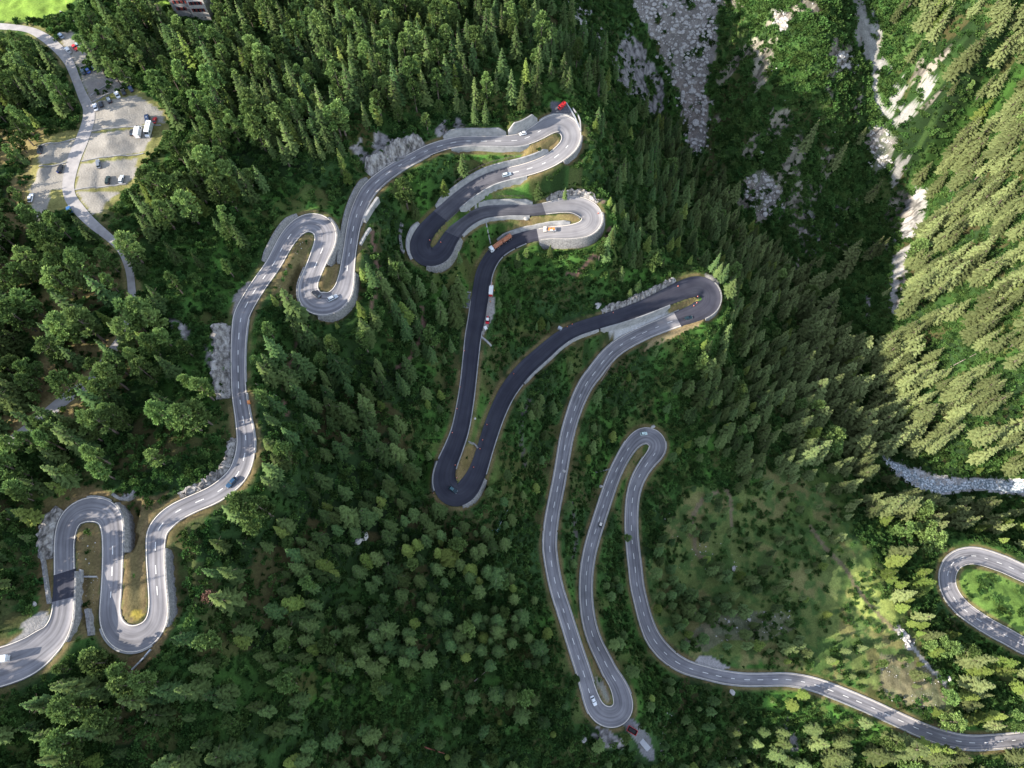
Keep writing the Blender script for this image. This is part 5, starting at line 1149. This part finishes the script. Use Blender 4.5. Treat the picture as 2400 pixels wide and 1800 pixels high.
# flatbed construction truck
r_ = empty('flatbed_truck',label='small white and orange works truck on the grey bend',cat='truck'); om = paintm('works orange',(.75,.26,.07))
MB().box(1.6,3.3,-1.05,1.05,.6,2.35,.1,.1).build('cab',paintm('works cream',(.78,.68,.58)),r_,.05); MB().add([(3.26,-.9,2.1),(3.26,.9,2.1),(3.33,.95,1.5),(3.33,-.95,1.5)],[(0,1,2,3)]).build('windscreen',M['glass'],r_)
q = MB(); q.box(-3.2,1.5,-1.1,1.1,.95,1.1); q.box(-3.2,1.5,1.04,1.1,1.1,1.6); q.box(-3.2,1.5,-1.1,-1.04,1.1,1.6); q.box(-3.2,-3.14,-1.04,1.04,1.1,1.6); q.box(1.44,1.5,-1.04,1.04,1.1,1.9); q.build('load_bed',M['steel'],r_)
MB().box(-2.6,-.8,-.8,.2,1.11,1.75,.1,.1).build('cargo_box',om,r_); MB().box(-.6,1.1,-.9,.9,1.11,1.6,.15,.15).build('cargo_box',om,r_); MB().cyl((-1.6,.6,1.45),(-.2,.6,1.45),.3).build('drum',paintm('works cream',(.78,.68,.58)),r_)
for s_ in (1,-1): MB().box(3.25,3.36,s_*.75-.14,s_*.75+.14,.8,1.0).build('headlight',M['lamp_white'],r_); MB().box(2.9,3.0,s_*1.2-.08,s_*1.2+.08,1.5,1.9).build('mirror',M['asphalt_new'],r_)
wheels(r_,(2.4,-1.9),.9,.42,.3); place(r_,1289,541,to=(-14,0))
# parked works trailer, roller, box
r_ = empty('works_van',label='white topped works truck with a red tail parked on the gravel strip',cat='truck')
MB().box(-2.3,1.9,-1.0,1.0,.5,2.4).build('cargo_box',paintm('works white',(.8,.77,.73)),r_,.05); MB().box(-2.9,-2.35,-.95,.95,.6,1.6,.1,.1).build('tail_board',paintm('works red',(.5,.02,.02)),r_); MB().cyl((1.9,-.1,1.9),(4.2,-.3,2.2),.16,.1).build('crane_arm',paintm('works pink',(.7,.35,.3)),r_)
MB().box(1.95,3.0,-1.0,.9,.5,1.7,.1,.1).build('cab',paintm('works white',(.8,.77,.73)),r_,.04); wheels(r_,(2.3,-1.4),.85,.4); place(r_,1151,684,to=(1,-12))
r_ = empty('tractor',label='small red tractor with a white roof on the gravel strip',cat='tractor'); rd_ = paintm('tractor red',(.6,.01,.03))
MB().box(.4,1.9,-.35,.35,.7,1.35,.1,.05).build('bonnet',rd_,r_,.04); MB().box(-.9,.4,-.6,.6,.6,1.0).build('chassis',M['asphalt_new'],r_)
q = MB()
for x in (-.8,.35):
    for y in (-.55,.55): q.box(x-.04,x+.04,y-.04,y+.04,1.0,2.15)
q.build('cab_frame',M['asphalt_new'],r_); MB().box(-.95,.5,-.7,.7,2.15,2.27,.08,.08).build('roof',paintm('works white',(.8,.77,.73)),r_); MB().box(-2.0,-.95,-.9,.9,.5,1.2,.2,.1).build('rear_bucket',rd_,r_)
for x,rr,y in ((-.5,.7,.85),(1.4,.45,.7)):
    for s_ in (1,-1): MB().cyl((x,s_*y-.17,rr),(x,s_*y+.17,rr),rr,None,16).build('wheel',M['rubber'],r_)
place(r_,1143,751,to=(1,-12))
def crate(name,label,cat,px,py,to,L,W,Hh,mat,lid=None):
    r_ = empty(name,label=label,cat=cat); MB().box(-L/2,L/2,-W/2,W/2,0,Hh).build('body',mat,r_,.03); MB().box(-L/2-.04,L/2+.04,-W/2-.04,W/2+.04,Hh+.003,Hh+.1).build('lid',lid or mat,r_); place(r_,px,py,to=to); return r_
crate('tool_box','small white box below the red tractor','box',1138,770,(4,8),1.6,1.3,1.0,paintm('works white',(.8,.77,.73)))
crate('grit_bin','small orange bin at the edge of the upper left road','bin',585,945,(1,10),1.2,.9,1.0,om)
crate('equipment_box','grey equipment box at the edge of the diagonal dark road','box',1312,771,(10,5),2.0,1.4,1.4,M['steel'])
crate('shipping_container','long pale grey container on the gravel apron below the lowest hairpin','container',1508,1743,(8,12),6.0,2.4,2.5,paintm('container grey',(.40,.40,.40)))
r_ = empty('dump_skip',label='open red skip filled with black material near the lowest hairpin',cat='skip'); q = MB(); q.box(-2.2,2.2,-1.2,1.2,0,.15); q.box(-2.3,-2.15,-1.25,1.25,0,1.5); q.box(2.15,2.3,-1.25,1.25,0,1.5); q.box(-2.15,2.15,-1.25,-1.1,0,1.5); q.box(-2.15,2.15,1.1,1.25,0,1.5); q.build('body',paintm('works red',(.5,.02,.02)),r_); MB().box(-2.14,2.14,-1.09,1.09,.16,1.1,.5,.3).build('load',M['rubber'],r_); place(r_,1481,1712,to=(12,8))

# traffic cones along the fresh asphalt
cm_ = MB().cyl((0,0,0),(0,0,.85),.26,.05,8).mesh('cone'); cm_.materials.append(surface('cone orange red',(.75,.10,.05),(.85,.16,.08),2,.6)); cb = MB().box(-.32,.32,-.32,.32,-.02,.06).mesh('base'); cb.materials.append(M['rubber']); cw = MB().cyl((0,0,.4),(0,0,.58),.165,.115,8).mesh('stripe'); cw.materials.append(M['paint'])
cones = [(1007,563),(1033,568),(1078,907),(1071,958),(1060,1014),(1016,1156),(1067,1090),(1070,1120),(1110,1095),(1125,1052),(1131,1031),(1141,995),(1148,945),(1402,500),(1589,671),(1634,697),(1633,710),(1626,717),(1437,733),(1341,760),(1088,822),(1204,876)]
for px,py in cones:
    b = at(px,py); r_ = empty('traffic_cone',(b.x,b.y,b.z+.03),0,'small red and white traffic cone at the edge of the fresh dark asphalt','traffic cone','traffic cones along the fresh asphalt'); 
    for n_,m_ in (('cone',cm_),('base',cb),('stripe',cw)): obj(n_,m_,None,r_)

# metal shed beside the dark road
b = at(1091,702); c = at(1095,680); d = at(1088,722); ang = math.atan2((c-d).y,(c-d).x); r_ = empty('roadside_shed',(b.x,b.y,0),ang,'small grey metal roofed shed leaning on the dark road','shed'); zr = road.p[ridx(1123,708),2]; r_.location.z = zr
MB().box(-3.4,3.4,-2.6,2.0,-5,-.1).build('wall',M['concrete'],r_)
q = MB()
for i in range(14): x = -3.7+i*.53; q.add([(x,-2.1,.45),(x+.5,-2.1,.45),(x+.5,3.2,.0),(x,3.2,.0),(x,-2.1,.36),(x+.5,-2.1,.36),(x+.5,3.2,-.09),(x,3.2,-.09)],[(0,1,2,3),(7,6,5,4),(0,4,5,1),(2,6,7,3),(0,3,7,4),(1,5,6,2)])
q.build('roof',M['slate'],r_); MB().box(-3.2,-.8,2.0,2.9,-2,-.35).build('tarpaulin',M['teal'],r_); MB().box(3.9,4.4,-2.2,2.2,-3,.6).build('side_wall',M['concrete'],r_); MB().box(-4.5,-4.0,-2.2,2.8,-3,.6).build('side_wall',M['concrete'],r_)

# viaduct piers under the road
for px,py,lb in [(950,402,'right hand concrete pier under the viaduct'),(962,396,''),(918,425,'middle concrete pier under the viaduct'),(890,445,'left hand concrete pier under the viaduct')]:
    if not lb: continue
    k = ridx(px,py); P0 = Vector(road.p[k]); n_ = Vector((road.n[k,0],road.n[k,1],0)); t_ = Vector((road.t[k,0],road.t[k,1],0)); e = P0-n_*(road.hw[k]+.1)
    q = MB(); V = []
    for dz,o,w in ((-.3,.0,.45),(-7,1.9,.9)):
        for a_,s_ in ((-1.2,-1),(o,-1),(o,1),(-1.2,1)): p = e-n_*a_*1.0+t_*w*s_; V.append((p.x,p.y,P0.z+dz))
    q.add(V,[(0,1,2,3),(7,6,5,4),(0,4,5,1),(1,5,6,2),(2,6,7,3),(3,7,4,0)]).build('bridge_pier',M['concrete']); tag(bpy.data.objects[-1] if False else COL.objects[-1],lb,'pier')

# railings: above the second road wall and the lower wall
def railing(p,q,side,off,dz,lb):
    a,b = seg(p,q); r_ = empty('railing',tuple(road.p[a]),0,lb,'railing'); o0 = Vector(road.p[a]); V = []
    def pt(k,z): return Vector((road.p[k,0]+side*road.n[k,0]*(road.hw[k]+off),road.p[k,1]+side*road.n[k,1]*(road.hw[k]+off),road.p[k,2]+dz+z))-o0
    for z in (.55,1.1):
        mb = MB()
        for k in range(a,b-1,2): mb.cyl(pt(k,z),pt(min(k+2,b),z),.05,None,4)
        mb.build('rail',M['rust'],r_)
    for k in range(a,b,3): MB().cyl(pt(k,-.2),pt(k,1.15),.07,None,5).build('post',M['rust'],r_)
railing((1240,396),(1085,458),-1,1.9,4.0,'dark railing on top of the curved wall above the second road')
railing((1120,504),(1235,493),1,2.2,3.5,'dark railing on top of the wall above the middle dark road')
# snow fence on the slope
A,B = at(1158,1250),at(1187,1195); d = (B-A).normalized(); r_ = empty('snow_fence',tuple(A),0,'greenish slatted snow fence on the slope right of the lowest dark bend','snow fence')
nn = Vector((-d.y,d.x,0)).normalized(); Lf = (B-A).length; mb = MB()
for i in range(int(Lf/1.1)):
    c = d*(i*1.1+.5); MB().cyl(c-nn*1.3-Vector((0,0,1)),c+nn*1.5+Vector((0,0,2.2)),.13,None,5).build('slat',M['teal'],r_)
for s_ in (-.6,.8): MB().cyl(nn*s_+Vector((0,0,.9+s_*.5)),nn*s_+d*Lf+Vector((0,0,.9+s_*.5)),.1,None,5).build('rail',M['steel'],r_)
# fallen trunks
for (p,q,rr,mt,lb) in [((990,1749),(1042,1766),.35,'redwood','reddish fallen trunk at the bottom of the central clearing'),((1112,1597),(1140,1572),.3,'deadwood','grey fallen trunk in the central clearing'),((505,1775),(545,1750),.25,'redwood','thin reddish fallen trunk in the bottom left forest'),((1400,935),(1438,933-2),.25,'deadwood','dark fallen trunk right of the diagonal road'),((1435,850),(1408,895),.2,'deadwood','thin bare trunk beside the lower road'),((2270,620),(2310,580),.25,'deadwood','bare pale trunk on the steep right slope'),((2228,860),(2290,828),.25,'deadwood','pale fallen trunk low on the right slope'),((2330,700),(2390,650),.25,'deadwood','long pale trunk near the right edge of the slope'),((650,930),(600,900),.2,'deadwood','grey branch beside the upper left straight')]:
    A,B = at(*p),at(*q); A.z += .5; B.z += .6; mb = MB(); mb.cyl(A,B,rr,rr*.5,7)
    for i in range(5): t = random.uniform(.3,.95); c = A.lerp(B,t); mb.cyl(c,c+Vector((random.uniform(-1.2,1.2),random.uniform(-1.2,1.2),random.uniform(.1,.8))),.07,.02,4)
    tag(mb.build('fallen_trunk',M[mt]),lb,'fallen trunk')

# large building at the top edge
A,B,Cc = at(417,38),at(457,40),at(497,43); d = (Cc-A); d.z = 0; Lb = d.length; d.normalize(); ang = math.atan2(d.y,d.x)
r_ = empty('large_building',(A.x,A.y,min(A.z,Cc.z)),ang,'pale plastered building with red shutters at the top edge','building')
w1 = (B-A).length; Hb = 15
MB().box(0,w1,0,12,-2,Hb).build('wall',M['concrete'],r_); MB().box(w1,Lb,-1.2,12.5,-2,Hb+1).build('front_wall',M['plaster'],r_)
MB().add([(-.8,-.8,Hb+.01),(w1-.01,-.8,Hb+.01),(w1-.01,12.8,Hb+.01),(-.8,12.8,Hb+.01),(2,6,Hb+4),(w1-.01,6,Hb+4)],[(0,1,5,4),(2,3,4,5),(3,0,4),(1,2,5),(0,3,2,1)]).build('roof',M['slate'],r_)
MB().add([(w1,-2,Hb+1.01),(Lb+.8,-2,Hb+1.01),(Lb+.8,13.3,Hb+1.01),(w1,13.3,Hb+1.01),(w1,6,Hb+5),(Lb-2,6,Hb+5)],[(0,1,5,4),(2,3,4,5),(3,0,4),(1,2,5),(0,3,2,1)]).build('roof',M['slate'],r_)
MB().box(-2.2,-.01,3,9,-2,8).build('stair_tower',M['plaster'],r_)
def window(x,y,z,w,h):
    f = MB().box(x,x+w,y-.06,y-.003,z,z+h).build('window',M['glass'],r_)
    for s_ in (x-.75,x+w+.05): MB().box(s_,s_+.7,y-.1,y-.002,z,z+h).build('shutter',M['shutter'],f)
for fl,z in enumerate((1.2,4.6,8.2,11.6)):
    for x in ((1.8,4.3) if fl in (1,3) else (1.5,3.6,5.6)):
        if x<w1-1.5 and fl>0: window(x,0,z,.9,1.7)
        elif x<w1-1.5: MB().box(x,x+.8,-.05,-.003,z,z+.4).build('window',M['glass'],r_)
    for i in range(3):
        x = w1+1.2+i*(Lb-w1-2.4)/3+.3
        if fl>0: window(x,-1.2,z,.9,1.7)
        else: MB().box(x,x+.8,-1.25,-1.203,z,z+.4).build('window',M['glass'],r_)

# ------------------------------------------------------------------ light
ELEV = math.radians(27); AZ = math.radians(180+17)     # direction towards the sun, measured from +x
world = bpy.data.worlds.new('World'); scene.world = world; world.use_nodes = True; nt = world.node_tree
for n in list(nt.nodes): nt.nodes.remove(n)
wo = nt.nodes.new('ShaderNodeOutputWorld'); bg = nt.nodes.new('ShaderNodeBackground'); sk = nt.nodes.new('ShaderNodeTexSky'); sk.sky_type = 'NISHITA'; sk.sun_disc = False
sk.sun_elevation = ELEV; sk.sun_rotation = math.radians(90)-AZ; sk.air_density = 1.0; sk.dust_density = .6; sk.altitude = 1800
bg.inputs['Strength'].default_value = .51; hsw = nt.nodes.new('ShaderNodeHueSaturation'); hsw.inputs['Saturation'].default_value = .62; nt.links.new(sk.outputs[0],hsw.inputs['Color']); nt.links.new(hsw.outputs[0],bg.inputs[0]); nt.links.new(bg.outputs[0],wo.inputs[0])
sd = bpy.data.lights.new('sun','SUN'); sd.energy = 12.0; sd.angle = math.radians(.6); sd.color = (1,.93,.82); so = bpy.data.objects.new('sun',sd); COL.objects.link(so)
to = Vector((math.cos(AZ)*math.cos(ELEV),math.sin(AZ)*math.cos(ELEV),math.sin(ELEV))); so.rotation_euler = to.to_track_quat('Z','Y').to_euler(); so.location = (0,0,600)
scene.view_settings.view_transform = 'Standard'; scene.view_settings.look = 'None'; scene.view_settings.exposure = 0
scene.render.engine = 'CYCLES'; scene.cycles.max_bounces = 4; scene.cycles.diffuse_bounces = 2; scene.cycles.use_denoising = True
scene.render.resolution_x = 1024; scene.render.resolution_y = 768
